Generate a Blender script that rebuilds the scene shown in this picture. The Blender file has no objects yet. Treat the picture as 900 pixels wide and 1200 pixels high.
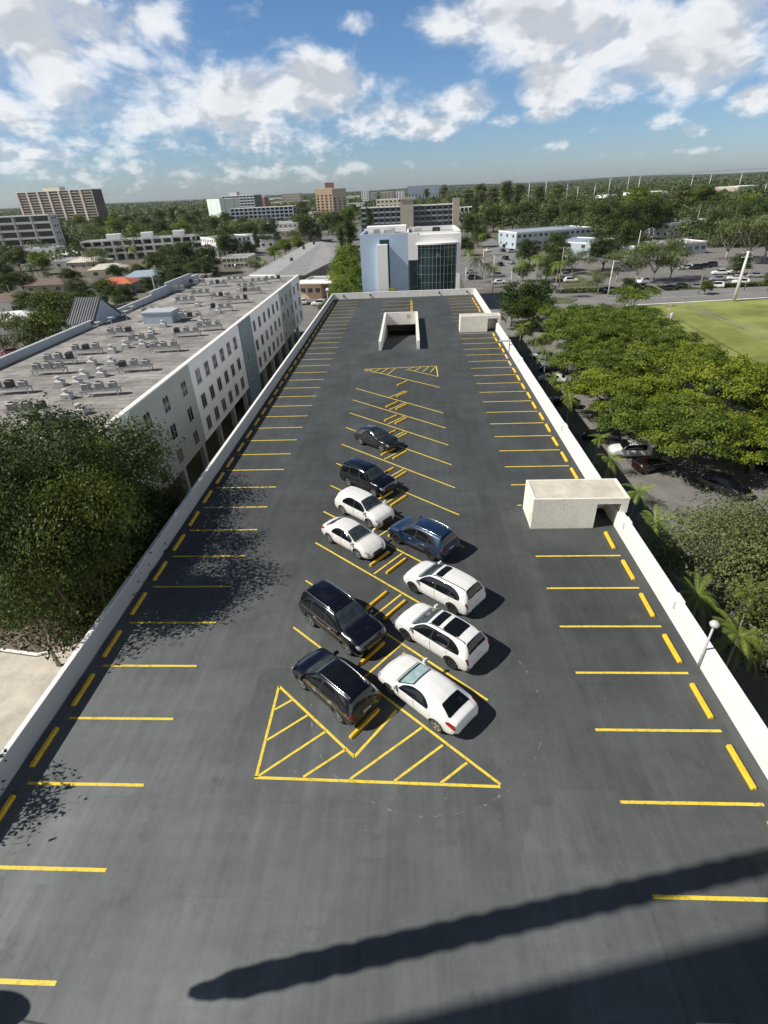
import bpy, math, random
import numpy as np
from mathutils import Vector, Matrix
random.seed(7); RNG = np.random.default_rng(7)
S = bpy.context.scene
COL = S.collection
R_ = math.radians
# ---------------------------------------------------------------- camera
F_PX = 609.0; CAMH = 18.4
def _unit(v): return v / np.linalg.norm(v)
_Y = _unit(np.array([29., -380., F_PX]))
_D = np.array([47., 980., F_PX]); _D -= _Y * _D.dot(_Y); _D = _unit(_D)
_X = np.cross(_D, _Y); _X = _X if _X[0] > 0 else -_X
RM = np.array([_X, _Y, -_D])
cd = bpy.data.cameras.new('camera'); cam = bpy.data.objects.new('camera', cd); COL.objects.link(cam)
S.camera = cam
cd.sensor_fit = 'VERTICAL'; cd.sensor_height = 24; cd.lens = 24 * F_PX / 1200
cd.clip_start = .1; cd.clip_end = 30000
rt, dn, fw = Vector(RM[:, 0]), Vector(RM[:, 1]), Vector(RM[:, 2])
mm = Matrix((rt, -dn, -fw)).transposed().to_4x4(); mm.translation = (0, 0, CAMH)
cam.matrix_world = mm
GZ = -9.0
def ray(px, py): return RM @ np.array([px - 450., py - 600., F_PX])
def G(px, py, z=GZ):
    r = ray(px, py); t = (z - CAMH) / r[2]; return (float(r[0] * t), float(r[1] * t))
def AY(px, py, Y):
    r = ray(px, py); t = Y / r[1]; return (float(r[0] * t), float(CAMH + r[2] * t))
def AX(px, py, X):
    r = ray(px, py); t = X / r[0]; return (float(r[1] * t), float(CAMH + r[2] * t))
# ---------------------------------------------------------------- materials
def mat(name, col, rough=.7, var=.0, scale=1.0, metal=0., spec=.5, bump=0., bscale=20., coat=0., stretch=(1, 1, 1), col2=None):
    m = bpy.data.materials.new(name); m.use_nodes = True
    nt = m.node_tree; N = nt.nodes; L = nt.links
    b = N['Principled BSDF']
    b.inputs['Roughness'].default_value = rough; b.inputs['Metallic'].default_value = metal
    b.inputs['Specular IOR Level'].default_value = spec; b.inputs['Coat Weight'].default_value = coat
    b.inputs['Base Color'].default_value = (*col, 1)
    if var or bump:
        tc = N.new('ShaderNodeTexCoord'); mp = N.new('ShaderNodeMapping'); mp.inputs['Scale'].default_value = stretch
        L.new(tc.outputs['Object'], mp.inputs['Vector'])
    if var:
        n = N.new('ShaderNodeTexNoise'); n.inputs['Scale'].default_value = scale; n.inputs['Detail'].default_value = 7; n.inputs['Roughness'].default_value = .65
        L.new(mp.outputs[0], n.inputs['Vector'])
        r = N.new('ShaderNodeValToRGB'); r.color_ramp.elements[0].position = .3; r.color_ramp.elements[1].position = .72
        c2 = col2 or tuple(min(.9, c * (1 + var)) for c in col)
        r.color_ramp.elements[0].color = (*[c * (1 - var) for c in col], 1); r.color_ramp.elements[1].color = (*c2, 1)
        L.new(n.outputs['Fac'], r.inputs[0]); L.new(r.outputs[0], b.inputs['Base Color'])
    if bump:
        n2 = N.new('ShaderNodeTexNoise'); n2.inputs['Scale'].default_value = bscale; n2.inputs['Detail'].default_value = 5
        L.new(mp.outputs[0], n2.inputs['Vector'])
        bp = N.new('ShaderNodeBump'); bp.inputs['Strength'].default_value = bump; bp.inputs['Distance'].default_value = .05
        L.new(n2.outputs['Fac'], bp.inputs['Height']); L.new(bp.outputs[0], b.inputs['Normal'])
    return m
def leafmat(name, c1, c2, trans=.35, rough=.6):
    m = bpy.data.materials.new(name); m.use_nodes = True
    nt = m.node_tree; N = nt.nodes; L = nt.links
    b = N['Principled BSDF']; out = N['Material Output']
    b.inputs['Roughness'].default_value = rough; b.inputs['Specular IOR Level'].default_value = .3
    at = N.new('ShaderNodeAttribute'); at.attribute_name = 'tint'
    r = N.new('ShaderNodeValToRGB'); r.color_ramp.elements[0].color = (*c1, 1); r.color_ramp.elements[1].color = (*c2, 1)
    L.new(at.outputs['Fac'], r.inputs[0]); L.new(r.outputs[0], b.inputs['Base Color'])
    t = N.new('ShaderNodeBsdfTranslucent'); L.new(r.outputs[0], t.inputs['Color'])
    mx = N.new('ShaderNodeMixShader'); mx.inputs[0].default_value = trans
    L.new(b.outputs[0], mx.inputs[1]); L.new(t.outputs[0], mx.inputs[2]); L.new(mx.outputs[0], out.inputs['Surface'])
    return m
def lin(h):
    h = h.lstrip('#'); return tuple(((int(h[i:i+2], 16) / 255) ** 2.2) for i in (0, 2, 4))
M = {}
M['white_wall'] = mat('white_wall', (.87, .865, .85), .8, .03, .25)
M['gray_wall'] = mat('gray_wall', (.40, .435, .41), .8, .05, .3)
M['blue_wall'] = mat('blue_wall', (.20, .27, .30), .8, .05, .3)
M['cap'] = mat('cap', (.82, .81, .78), .7, .08, 1.2)
M['parapet'] = mat('parapet', (.78, .765, .71), .85, .10, 1.3, bump=.25, bscale=9, stretch=(1, 1, .18))
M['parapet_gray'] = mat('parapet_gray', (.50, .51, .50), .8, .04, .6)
M['stucco'] = mat('stucco', (.80, .775, .69), .9, .09, 1.1, bump=.8, bscale=14)
M['stucco_roof'] = mat('stucco_roof', (.58, .53, .41), .9, .25, .8, bump=.4, bscale=10, col2=(.74, .70, .60))
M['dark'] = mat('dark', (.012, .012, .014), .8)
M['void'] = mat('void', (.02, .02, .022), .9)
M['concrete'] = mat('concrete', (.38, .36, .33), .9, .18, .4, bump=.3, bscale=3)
M['concrete_light'] = mat('concrete_light', (.46, .43, .385), .9, .22, .35, bump=.4, bscale=2.5)
M['pale_stone'] = mat('pale_stone', (.52, .48, .41), .9, .25, .6, bump=.5, bscale=3)
M['metal'] = mat('metal', (.42, .43, .44), .45, .1, 3, metal=.6)
M['metal_white'] = mat('metal_white', (.50, .50, .49), .5, .08, 2)
M['metal_dark'] = mat('metal_dark', (.05, .05, .055), .5)
M['pole_wood'] = mat('pole_wood', (.30, .26, .22), .9, .2, 2)
M['pole_conc'] = mat('pole_conc', (.62, .61, .58), .85, .1, 1)
M['wire'] = mat('wire', (.22, .22, .22), .6)
M['glass_win'] = mat('glass_win', (.03, .036, .042), .08, spec=.8)
def blinds(m):
    nt = m.node_tree; N = nt.nodes; L = nt.links; b = N['Principled BSDF']
    oi = N.new('ShaderNodeObjectInfo'); r = N.new('ShaderNodeValToRGB'); r.color_ramp.interpolation = 'CONSTANT'
    e = r.color_ramp.elements; e[0].color = (.022, .027, .033, 1); e[1].position = .45; e[1].color = (.04, .044, .048, 1); x = e.new(.75); x.color = (.075, .075, .072, 1); x = e.new(.9); x.color = (.16, .155, .14, 1)
    L.new(oi.outputs['Random'], r.inputs[0]); L.new(r.outputs[0], b.inputs['Base Color'])
blinds(M['glass_win'])
M['glass_green'] = mat('glass_green', (.018, .045, .05), .05, .35, .5, spec=1)
M['bark'] = mat('bark', (.12, .095, .07), .95, .3, 4, bump=.6, bscale=12)
M['bark_pale'] = mat('bark_pale', (.33, .30, .26), .9, .2, 3)
M['road'] = mat('road', (.20, .195, .185), .9, .16, .15, bump=.2, bscale=4)
M['road_dark'] = mat('road_dark', (.085, .083, .08), .9, .2, .2, bump=.2, bscale=4)
M['lot'] = mat('lot', (.18, .172, .16), .9, .25, .3, bump=.3, bscale=5)
M['grass'] = mat('grass', (.15, .19, .03), .95, .28, .09, bump=.8, bscale=8, col2=(.33, .345, .09))
M['verge'] = mat('verge', (.07, .10, .03), .95, .35, .3, bump=.8, bscale=6, col2=(.15, .15, .07))
M['line_white'] = mat('line_white', (.7, .7, .68), .8, .1, 2)
def yellow_mat(name, col, wear_tone):
    m = mat(name, col, .55, .0, 1, bump=.15, bscale=30)
    nt = m.node_tree; N = nt.nodes; L = nt.links; b = N['Principled BSDF']
    tc = N.new('ShaderNodeTexCoord'); n = N.new('ShaderNodeTexNoise'); n.inputs['Scale'].default_value = 5; n.inputs['Detail'].default_value = 9; n.inputs['Roughness'].default_value = .75
    L.new(tc.outputs['Object'], n.inputs['Vector'])
    r = N.new('ShaderNodeValToRGB'); r.color_ramp.elements[0].position = wear_tone; r.color_ramp.elements[1].position = wear_tone + .16
    r.color_ramp.elements[0].color = (*[c * .45 + .02 for c in col], 1); r.color_ramp.elements[1].color = (*col, 1)
    L.new(n.outputs['Fac'], r.inputs[0]); L.new(r.outputs[0], b.inputs['Base Color'])
    return m
M['yellow'] = yellow_mat('yellow', (.82, .60, .06), .34)
M['yellow_stop'] = yellow_mat('yellow_stop', (.84, .52, .025), .34)
M['bare_stop'] = mat('bare_stop', (.60, .45, .30), .8, .2, 3)
def asphalt():
    m = bpy.data.materials.new('deck_asphalt'); m.use_nodes = True
    nt = m.node_tree; N = nt.nodes; L = nt.links; b = N['Principled BSDF']
    tc = N.new('ShaderNodeTexCoord')
    def noise(scale, st, det=6, ro=.6, dist=0):
        mp = N.new('ShaderNodeMapping'); mp.inputs['Scale'].default_value = st; L.new(tc.outputs['Object'], mp.inputs['Vector'])
        n = N.new('ShaderNodeTexNoise'); n.inputs['Scale'].default_value = scale; n.inputs['Detail'].default_value = det
        n.inputs['Roughness'].default_value = ro; n.inputs['Distortion'].default_value = dist
        L.new(mp.outputs[0], n.inputs['Vector']); return n.outputs['Fac']
    def ramp(src, p0, p1, v0, v1):
        r = N.new('ShaderNodeMapRange'); r.inputs[1].default_value = p0; r.inputs[2].default_value = p1
        r.inputs[3].default_value = v0; r.inputs[4].default_value = v1; L.new(src, r.inputs[0]); return r.outputs[0]
    def mth(op, a, c):
        x = N.new('ShaderNodeMath'); x.operation = op
        for i, q in enumerate((a, c)):
            if isinstance(q, (int, float)): x.inputs[i].default_value = q
            else: L.new(q, x.inputs[i])
        return x.outputs[0]
    big = ramp(noise(.07, (1, .6, 1), 4), .35, .65, .88, 1.14)
    blot = ramp(noise(.35, (1, 1, 1), 8, .7), .35, .68, .82, 1.16)
    stain = ramp(noise(.9, (1, .7, 1), 7, .75), .56, .72, 1.0, .70)
    blot = mth('MULTIPLY', blot, stain)
    streakx = ramp(noise(1.2, (2.2, .12, 1), 6, .65), .3, .7, .87, 1.13)
    streaky = ramp(noise(.9, (.10, 1.6, 1), 6, .65, .6), .3, .7, .94, 1.07)
    fine = ramp(noise(22, (1, 1, 1), 4, .8), .3, .7, .90, 1.10)
    v = mth('MULTIPLY', mth('MULTIPLY', big, blot), mth('MULTIPLY', mth('MULTIPLY', streakx, streaky), fine))
    # sealer laid in panels: voronoi cells with slightly different tone
    mp = N.new('ShaderNodeMapping'); mp.inputs['Scale'].default_value = (.35, .16, 1); L.new(tc.outputs['Object'], mp.inputs['Vector'])
    vo = N.new('ShaderNodeTexVoronoi'); vo.distance = 'CHEBYCHEV'; vo.inputs['Scale'].default_value = 1; L.new(mp.outputs[0], vo.inputs['Vector'])
    sp = N.new('ShaderNodeSeparateColor'); L.new(vo.outputs['Color'], sp.inputs[0])
    v = mth('MULTIPLY', v, ramp(sp.outputs[0], 0, 1, .90, 1.09))
    # paler tone over the near left of the deck
    sx = N.new('ShaderNodeSeparateXYZ'); L.new(tc.outputs['Object'], sx.inputs[0])
    d = mth('ADD', mth('MULTIPLY', sx.outputs[1], 1.0), mth('MULTIPLY', sx.outputs[0], .55))
    d = mth('ADD', d, mth('MULTIPLY', noise(.25, (1, 1, 1), 5), 12))
    wear_tone = ramp(d, -4, 30, 2.7, 1.0)
    v = mth('MULTIPLY', v, wear_tone)
    # cracks
    cr = N.new('ShaderNodeTexVoronoi'); cr.feature = 'DISTANCE_TO_EDGE'; cr.inputs['Scale'].default_value = .22
    mp2 = N.new('ShaderNodeMapping'); L.new(tc.outputs['Object'], mp2.inputs['Vector'])
    nn = N.new('ShaderNodeTexNoise'); nn.inputs['Scale'].default_value = .8; nn.inputs['Detail'].default_value = 6; L.new(mp2.outputs[0], nn.inputs['Vector'])
    va = N.new('ShaderNodeVectorMath'); va.operation = 'MULTIPLY_ADD'; L.new(nn.outputs['Color'], va.inputs[0]); va.inputs[1].default_value = (2.2, 2.2, 0); L.new(mp2.outputs[0], va.inputs[2])
    L.new(va.outputs[0], cr.inputs['Vector'])
    ck = ramp(cr.outputs['Distance'], 0, .004, .86, 1.0)
    v = mth('MULTIPLY', v, ck)
    # white scuffs: thin arcs broken up by noise
    def scuff(cx, cy, rad, w, thr):
        dx = mth('SUBTRACT', sx.outputs[0], cx); dy = mth('SUBTRACT', sx.outputs[1], cy)
        rr = mth('SQRT', mth('ADD', mth('MULTIPLY', dx, dx), mth('MULTIPLY', dy, dy)), 0)
        band = mth('LESS_THAN', mth('ABSOLUTE', mth('SUBTRACT', mth('ADD', rr, mth('MULTIPLY', noise(1.5, (1, 1, 1), 3), .2)), rad), 0), w)
        sel = mth('GREATER_THAN', noise(3.5, (1, 1, 1), 8, .8), thr)
        return mth('MULTIPLY', band, sel)
    s = mth('ADD', scuff(.4, 14.5, 4.9, .035, .57), scuff(-1.5, 12.5, 3.4, .03, .6))
    s = mth('ADD', s, scuff(14, 8, 9.1, .03, .61))
    mxn = N.new('ShaderNodeMix'); mxn.data_type = 'RGBA'
    colr = N.new('ShaderNodeMix'); colr.data_type = 'RGBA'; colr.blend_type = 'MULTIPLY'; colr.inputs[0].default_value = 1
    colr.inputs[6].default_value = (.0610, .0665, .0665, 1)
    cmb = N.new('ShaderNodeCombineColor'); [L.new(v, cmb.inputs[i]) for i in range(3)]
    L.new(cmb.outputs[0], colr.inputs[7])
    L.new(mth('MULTIPLY', s, .7), mxn.inputs[0]); L.new(colr.outputs[2], mxn.inputs[6]); mxn.inputs[7].default_value = (.35, .35, .34, 1)
    L.new(mxn.outputs[2], b.inputs['Base Color'])
    b.inputs['Roughness'].default_value = .72; b.inputs['Specular IOR Level'].default_value = .35
    bp = N.new('ShaderNodeBump'); bp.inputs['Strength'].default_value = .35; bp.inputs['Distance'].default_value = .02
    L.new(noise(30, (1, 1, 1), 4, .8), bp.inputs['Height']); L.new(bp.outputs[0], b.inputs['Normal'])
    return m
M['asphalt'] = asphalt()
def gravel_roof(name, c, lo=.72, hi=1.3):
    m = mat(name, c, .9)
    nt = m.node_tree; N = nt.nodes; L = nt.links; b = N['Principled BSDF']
    tc = N.new('ShaderNodeTexCoord'); mp = N.new('ShaderNodeMapping'); L.new(tc.outputs['Object'], mp.inputs['Vector'])
    br = N.new('ShaderNodeTexBrick'); br.inputs['Scale'].default_value = .5; br.inputs['Mortar Size'].default_value = .012
    br.inputs['Brick Width'].default_value = 2.3; br.inputs['Row Height'].default_value = .5; br.inputs['Bias'].default_value = -.2
    br.inputs['Color1'].default_value = (.9, .9, .9, 1); br.inputs['Color2'].default_value = (1.06, 1.05, 1.03, 1); br.inputs['Mortar'].default_value = (.42, .42, .42, 1)
    wn = N.new('ShaderNodeTexNoise'); wn.inputs['Scale'].default_value = .5; wn.inputs['Detail'].default_value = 5; L.new(mp.outputs[0], wn.inputs['Vector'])
    wv = N.new('ShaderNodeVectorMath'); wv.operation = 'MULTIPLY_ADD'; L.new(wn.outputs['Color'], wv.inputs[0]); wv.inputs[1].default_value = (1.6, .5, 0); L.new(mp.outputs[0], wv.inputs[2]); L.new(wv.outputs[0], br.inputs['Vector'])
    n = N.new('ShaderNodeTexNoise'); n.inputs['Scale'].default_value = .35; n.inputs['Detail'].default_value = 9; n.inputs['Roughness'].default_value = .7; L.new(mp.outputs[0], n.inputs['Vector'])
    r = N.new('ShaderNodeMapRange'); r.inputs[1].default_value = .3; r.inputs[2].default_value = .7; r.inputs[3].default_value = lo; r.inputs[4].default_value = hi; L.new(n.outputs['Fac'], r.inputs[0])
    mp3 = N.new('ShaderNodeMapping'); mp3.inputs['Scale'].default_value = (.28, 2.4, 1); mp3.inputs['Rotation'].default_value = (0, 0, .12); L.new(tc.outputs['Object'], mp3.inputs['Vector'])
    n3 = N.new('ShaderNodeTexNoise'); n3.inputs['Scale'].default_value = 1.1; n3.inputs['Detail'].default_value = 8; n3.inputs['Roughness'].default_value = .75; L.new(mp3.outputs[0], n3.inputs['Vector'])
    r3 = N.new('ShaderNodeMapRange'); r3.inputs[1].default_value = .36; r3.inputs[2].default_value = .60; r3.inputs[3].default_value = .62; r3.inputs[4].default_value = 1.12; L.new(n3.outputs['Fac'], r3.inputs[0])
    pr = N.new('ShaderNodeMath'); pr.operation = 'MULTIPLY'; L.new(r.outputs[0], pr.inputs[0]); L.new(r3.outputs[0], pr.inputs[1])
    x = N.new('ShaderNodeVectorMath'); x.operation = 'SCALE'; L.new(br.outputs['Color'], x.inputs[0]); L.new(pr.outputs[0], x.inputs['Scale'])
    y = N.new('ShaderNodeVectorMath'); y.operation = 'MULTIPLY'; L.new(x.outputs[0], y.inputs[0]); y.inputs[1].default_value = c
    L.new(y.outputs[0], b.inputs['Base Color'])
    return m
M['roof_gravel'] = gravel_roof('roof_gravel', (.31, .295, .275), .50, 1.45)
M['roof_gray'] = gravel_roof('roof_gray', (.36, .355, .355), .85, 1.15)
# ---------------------------------------------------------------- mesh builder
class MB:
    def __init__(s): s.v = []; s.f = []; s.m = []
    def add(s, vs, fs, mi=0):
        o = len(s.v); s.v += [tuple(map(float, p)) for p in vs]; s.f += [tuple(i + o for i in f) for f in fs]; s.m += [mi] * len(fs); return s
    def box(s, a, b, mi=0):
        x0, y0, z0 = a; x1, y1, z1 = b
        if x0 > x1: x0, x1 = x1, x0
        if y0 > y1: y0, y1 = y1, y0
        if z0 > z1: z0, z1 = z1, z0
        vs = [(x0,y0,z0),(x1,y0,z0),(x1,y1,z0),(x0,y1,z0),(x0,y0,z1),(x1,y0,z1),(x1,y1,z1),(x0,y1,z1)]
        return s.add(vs, [(0,3,2,1),(4,5,6,7),(0,1,5,4),(1,2,6,5),(2,3,7,6),(3,0,4,7)], mi)
    def bbox(s, a, b, bev=.03, mi=0):   # box with chamfered top edges
        x0,y0,z0=a; x1,y1,z1=b; e=bev
        vs=[(x0,y0,z0),(x1,y0,z0),(x1,y1,z0),(x0,y1,z0),(x0,y0,z1-e),(x1,y0,z1-e),(x1,y1,z1-e),(x0,y1,z1-e),(x0+e,y0+e,z1),(x1-e,y0+e,z1),(x1-e,y1-e,z1),(x0+e,y1-e,z1)]
        return s.add(vs,[(0,3,2,1),(0,1,5,4),(1,2,6,5),(2,3,7,6),(3,0,4,7),(4,5,9,8),(5,6,10,9),(6,7,11,10),(7,4,8,11),(8,9,10,11)],mi)
    def prism(s, poly, z0, z1, mi=0, mtop=None):
        n = len(poly)
        A = sum(poly[i][0]*poly[(i+1)%n][1]-poly[(i+1)%n][0]*poly[i][1] for i in range(n))
        if A < 0: poly = poly[::-1]
        vs = [(x, y, z0) for x, y in poly] + [(x, y, z1) for x, y in poly]
        s.add(vs, [tuple(range(n))[::-1]] + [(i, (i+1)%n, n+(i+1)%n, n+i) for i in range(n)], mi)
        s.add(vs, [tuple(range(n, 2*n))], mi if mtop is None else mtop); return s
    def tube(s, pts, rad, n=8, mi=0, cap=True):
        pts = [Vector(p) for p in pts]; rads = rad if isinstance(rad, (list, tuple)) else [rad] * len(pts)
        rings = []; prev = None
        for i, p in enumerate(pts):
            d = (pts[min(i+1, len(pts)-1)] - pts[max(i-1, 0)]).normalized()
            u = prev if prev else (Vector((1, 0, 0)) if abs(d.x) < .9 else Vector((0, 1, 0)))
            u = (u - d * u.dot(d)).normalized(); w = d.cross(u); prev = u
            rings.append([p + (u * math.cos(2*math.pi*k/n) + w * math.sin(2*math.pi*k/n)) * rads[i] for k in range(n)])
        vs = [q for r in rings for q in r]; fs = []
        for i in range(len(pts)-1):
            for k in range(n): fs.append((i*n+k, i*n+(k+1)%n, (i+1)*n+(k+1)%n, (i+1)*n+k))
        if cap: fs += [tuple(range(n))[::-1], tuple(range((len(pts)-1)*n, len(pts)*n))]
        return s.add(vs, fs, mi)
    def lathe(s, prof, c=(0,0,0), n=20, axis='z', mi=0):
        vs = []
        for r, h in prof:
            for k in range(n):
                a = 2*math.pi*k/n; p = (r*math.cos(a), r*math.sin(a), h)
                if axis == 'y': p = (p[0], p[2], p[1])
                if axis == 'x': p = (p[2], p[0], p[1])
                vs.append((p[0]+c[0], p[1]+c[1], p[2]+c[2]))
        fs = [(i*n+k, i*n+(k+1)%n, (i+1)*n+(k+1)%n, (i+1)*n+k) for i in range(len(prof)-1) for k in range(n)]
        fs += [tuple(range(n))[::-1], tuple(range((len(prof)-1)*n, len(prof)*n))]
        return s.add(vs, fs, mi)
    def xf(s, mtx):
        s.v = [tuple(mtx @ Vector(p)) for p in s.v]; return s
    def mesh(s, name, mats, smooth=False):
        me = bpy.data.meshes.new(name); me.from_pydata(s.v, [], s.f)
        if not isinstance(mats, (list, tuple)): mats = [mats]
        for m in mats: me.materials.append(M[m] if isinstance(m, str) else m)
        me.polygons.foreach_set('material_index', s.m)
        if smooth: me.polygons.foreach_set('use_smooth', [True]*len(s.f))
        me.update(); return me
    def build(s, name, mats, parent=None, smooth=False, loc=None, **kw):
        return link(name, s.mesh(name, mats, smooth), parent, loc, **kw)
def link(name, me, parent=None, loc=None, label=None, cat=None, group=None, kind=None, rz=None, sc=None):
    o = bpy.data.objects.new(name, me); COL.objects.link(o)
    if parent: o.parent = parent
    if loc: o.location = loc
    if rz is not None: o.rotation_euler = (0, 0, rz)
    if sc is not None: o.scale = (sc, sc, sc) if isinstance(sc, (int, float)) else sc
    return tag(o, label, cat, group, kind)
def tag(o, label=None, cat=None, group=None, kind=None):
    for k, v in (('label', label), ('category', cat), ('group', group), ('kind', kind)):
        if v: o[k] = v
    return o
def empty(name, loc=(0,0,0), rz=0, label=None, cat=None, group=None):
    return link(name, None, None, loc, label, cat, group, rz=rz)
def copy_tree(o, parent=None, first=True):
    c = o.copy(); COL.objects.link(c); c.parent = parent
    for ch in o.children: copy_tree(ch, c, False)
    return c
ORD = ['first','second','third','fourth','fifth','sixth','seventh','eighth','ninth','tenth','eleventh','twelfth','thirteenth','fourteenth','fifteenth','sixteenth','seventeenth','eighteenth','nineteenth','twentieth']
def ordn(i):
    if i < 20: return ORD[i]
    t = {2: 'twenty', 3: 'thirty', 4: 'forty', 5: 'fifty'}[(i+1)//10]; r = (i+1) % 10
    return {2:'twentieth',3:'thirtieth',4:'fortieth',5:'fiftieth'}[(i+1)//10] if r == 0 else t + '-' + ORD[r-1]
# ---------------------------------------------------------------- setting: ground and deck
def sheet(name, poly, z, m, kind='structure', th=None):
    mb = MB(); n = len(poly)
    A = sum(poly[i][0]*poly[(i+1)%n][1]-poly[(i+1)%n][0]*poly[i][1] for i in range(n))
    if A < 0: poly = poly[::-1]
    mb.add([(x, y, z) for x, y in poly], [tuple(range(n))]); return mb.build(name, m, kind=kind)
def ground_mat():
    m = mat('ground_soil', (.09, .10, .055), .95, .5, .02, bump=.5, bscale=.6, col2=(.22, .20, .16)); return m
M['ground'] = ground_mat()
sheet('ground', [(-15000, -3000), (15000, -3000), (15000, 20000), (-15000, 20000)], GZ, 'ground')
# garage
DX0, DX1, DY0, DY1 = -15.3, 12.48, -14.0, 110.3
RX0, RX1, RY0, RY1 = -3.95, .85, 70.8, 89.5       # ramp opening (inner)
mb = MB()
def deck_rects(z):
    for (a, b, c, d) in ((DX0, DY0, RX0, DY1), (RX1, DY0, DX1, DY1), (RX0, DY0, RX1, RY0), (RX0, RY1, RX1, DY1)):
        mb.add([(a, b, z), (c, b, z), (c, d, z), (a, d, z)], [(0, 1, 2, 3)])
deck_rects(0.0)
mb.build('parking_deck', 'asphalt', kind='structure')
sl = MB()
sl.add([(RX0, RY0, 0), (RX1, RY0, 0), (RX1, 99, -3.9), (RX0, 99, -3.9)], [(0, 1, 2, 3)])
sl.build('ramp', 'asphalt', kind='structure')
gar = empty('parking_garage', (0, 0, GZ), label='long white parking garage under the dark rooftop car park', cat='parking garage')
def child(mb, name, m, parent, smooth=False, label=None):
    inv = Matrix.Translation(-Vector(parent.location))
    if parent.rotation_euler.z: inv = Matrix.Rotation(-parent.rotation_euler.z, 4, 'Z') @ inv
    mb.xf(inv); return mb.build(name, m, parent, smooth, label=label)
w = MB()
for x0, x1 in ((DX0-.2, DX0), (DX1, DX1+.3)):
    for k in range(3):
        zb = GZ + 3*k
        w.box((x0, DY0, zb), (x1, DY1, zb+1.25)); 
    w.box((x0, DY0, -.9), (x1, DY1, -.006))
    y = DY0
    while y <= DY1: 
        w.box((x0+.004, y, GZ), (x1-.004, y+.7, -.91)); y += 8.3
w.box((DX0, DY1, GZ), (DX1, DY1+.3, -.006))
child(w, 'wall', 'parapet', gar)
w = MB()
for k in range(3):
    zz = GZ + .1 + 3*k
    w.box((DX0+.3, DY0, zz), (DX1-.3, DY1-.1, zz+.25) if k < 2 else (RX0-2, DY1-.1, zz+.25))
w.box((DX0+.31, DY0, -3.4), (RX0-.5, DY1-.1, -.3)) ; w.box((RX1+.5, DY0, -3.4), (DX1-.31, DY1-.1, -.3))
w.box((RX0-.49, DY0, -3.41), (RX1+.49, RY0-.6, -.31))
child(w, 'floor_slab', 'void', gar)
# ramp shaft: dark inside
w = MB()
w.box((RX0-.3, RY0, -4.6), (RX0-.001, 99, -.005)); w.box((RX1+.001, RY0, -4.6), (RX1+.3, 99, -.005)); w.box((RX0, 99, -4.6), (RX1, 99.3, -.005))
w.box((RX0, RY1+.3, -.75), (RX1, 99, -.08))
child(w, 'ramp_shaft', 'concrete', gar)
# parapets, as things (each a wall)
def parapet(x0, y0, x1, y1, h, th, m, label, posts, capm='cap'):
    # segment from (x0,y0) to (x1,y1), inner face on that line, thickness th outward (to the right of direction negative)
    d = Vector((x1-x0, y1-y0, 0)); L = d.length; a = math.atan2(d.y, d.x)
    o = empty('parapet_wall', (x0, y0, 0), a, label, 'wall')
    b = MB(); b.box((0, 0, -.9 if th < 0 else -.9), (L, th, h - .05)); b.build('wall_panel', m, o)
    c = MB(); c.box((-.01, min(0, th) - .012, h-.05), (L+.01, max(0, th) + .012, h)); c.build('cap', capm, o)
    for p in posts:
        c = MB(); c.bbox((p-.35, min(0, th)-.07 if th < 0 else th-.1, h-.3), (p+.35, (max(0, th)+.14), h+.06), .02); c.build('joint_block', capm, o)
    return o
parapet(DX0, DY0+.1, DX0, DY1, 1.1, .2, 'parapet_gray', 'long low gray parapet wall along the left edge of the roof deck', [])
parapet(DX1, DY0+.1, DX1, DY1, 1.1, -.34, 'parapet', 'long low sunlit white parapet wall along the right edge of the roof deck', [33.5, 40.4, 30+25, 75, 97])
parapet(DX0+.01, DY1+.002, DX1-.01, DY1+.002, 1.1, .34, 'parapet', 'low white parapet wall across the far end of the roof deck', [])
for px in (402, 433, 516, 551):
    x, y = G(px, 346, .9)
    b = MB(); b.bbox((-.17, -.12, 0), (.17, 0, .28), .02); b.box((-.05, -.16, .06), (.05, -.12, .16))
    b.build('floodlight', 'metal_dark', loc=(x, DY1-.001, .5), label='small dark box fixed on far parapet wall, %s from left' % {402:'first',433:'second',516:'third',551:'fourth'}[px], cat='wall box', group='dark boxes on the far parapet')
# ramp enclosure
re_ = empty('ramp_enclosure', ((RX0+RX1)/2, RY0, 0), label='white walled enclosure around the ramp opening down through the deck', cat='ramp enclosure')
for nm, x0, x1 in (('side_wall', RX0-.34, RX0), ('side_wall', RX1, RX1+.34)):
    w = MB(); w.box((x0, RY0-.1, -.5), (x1, RY1+.3, 1.15)); child(w, nm, 'parapet', re_)
w = MB(); w.box((RX0+.002, RY1, -.78), (RX1-.002, RY1+.28, 1.147)); child(w, 'back_wall', 'parapet', re_)
w = MB(); w.box((-.62, RY1-.03, .25), (-.02, RY1, .8)); 
child(w, 'vent_frame', 'bare_stop', re_)
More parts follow.
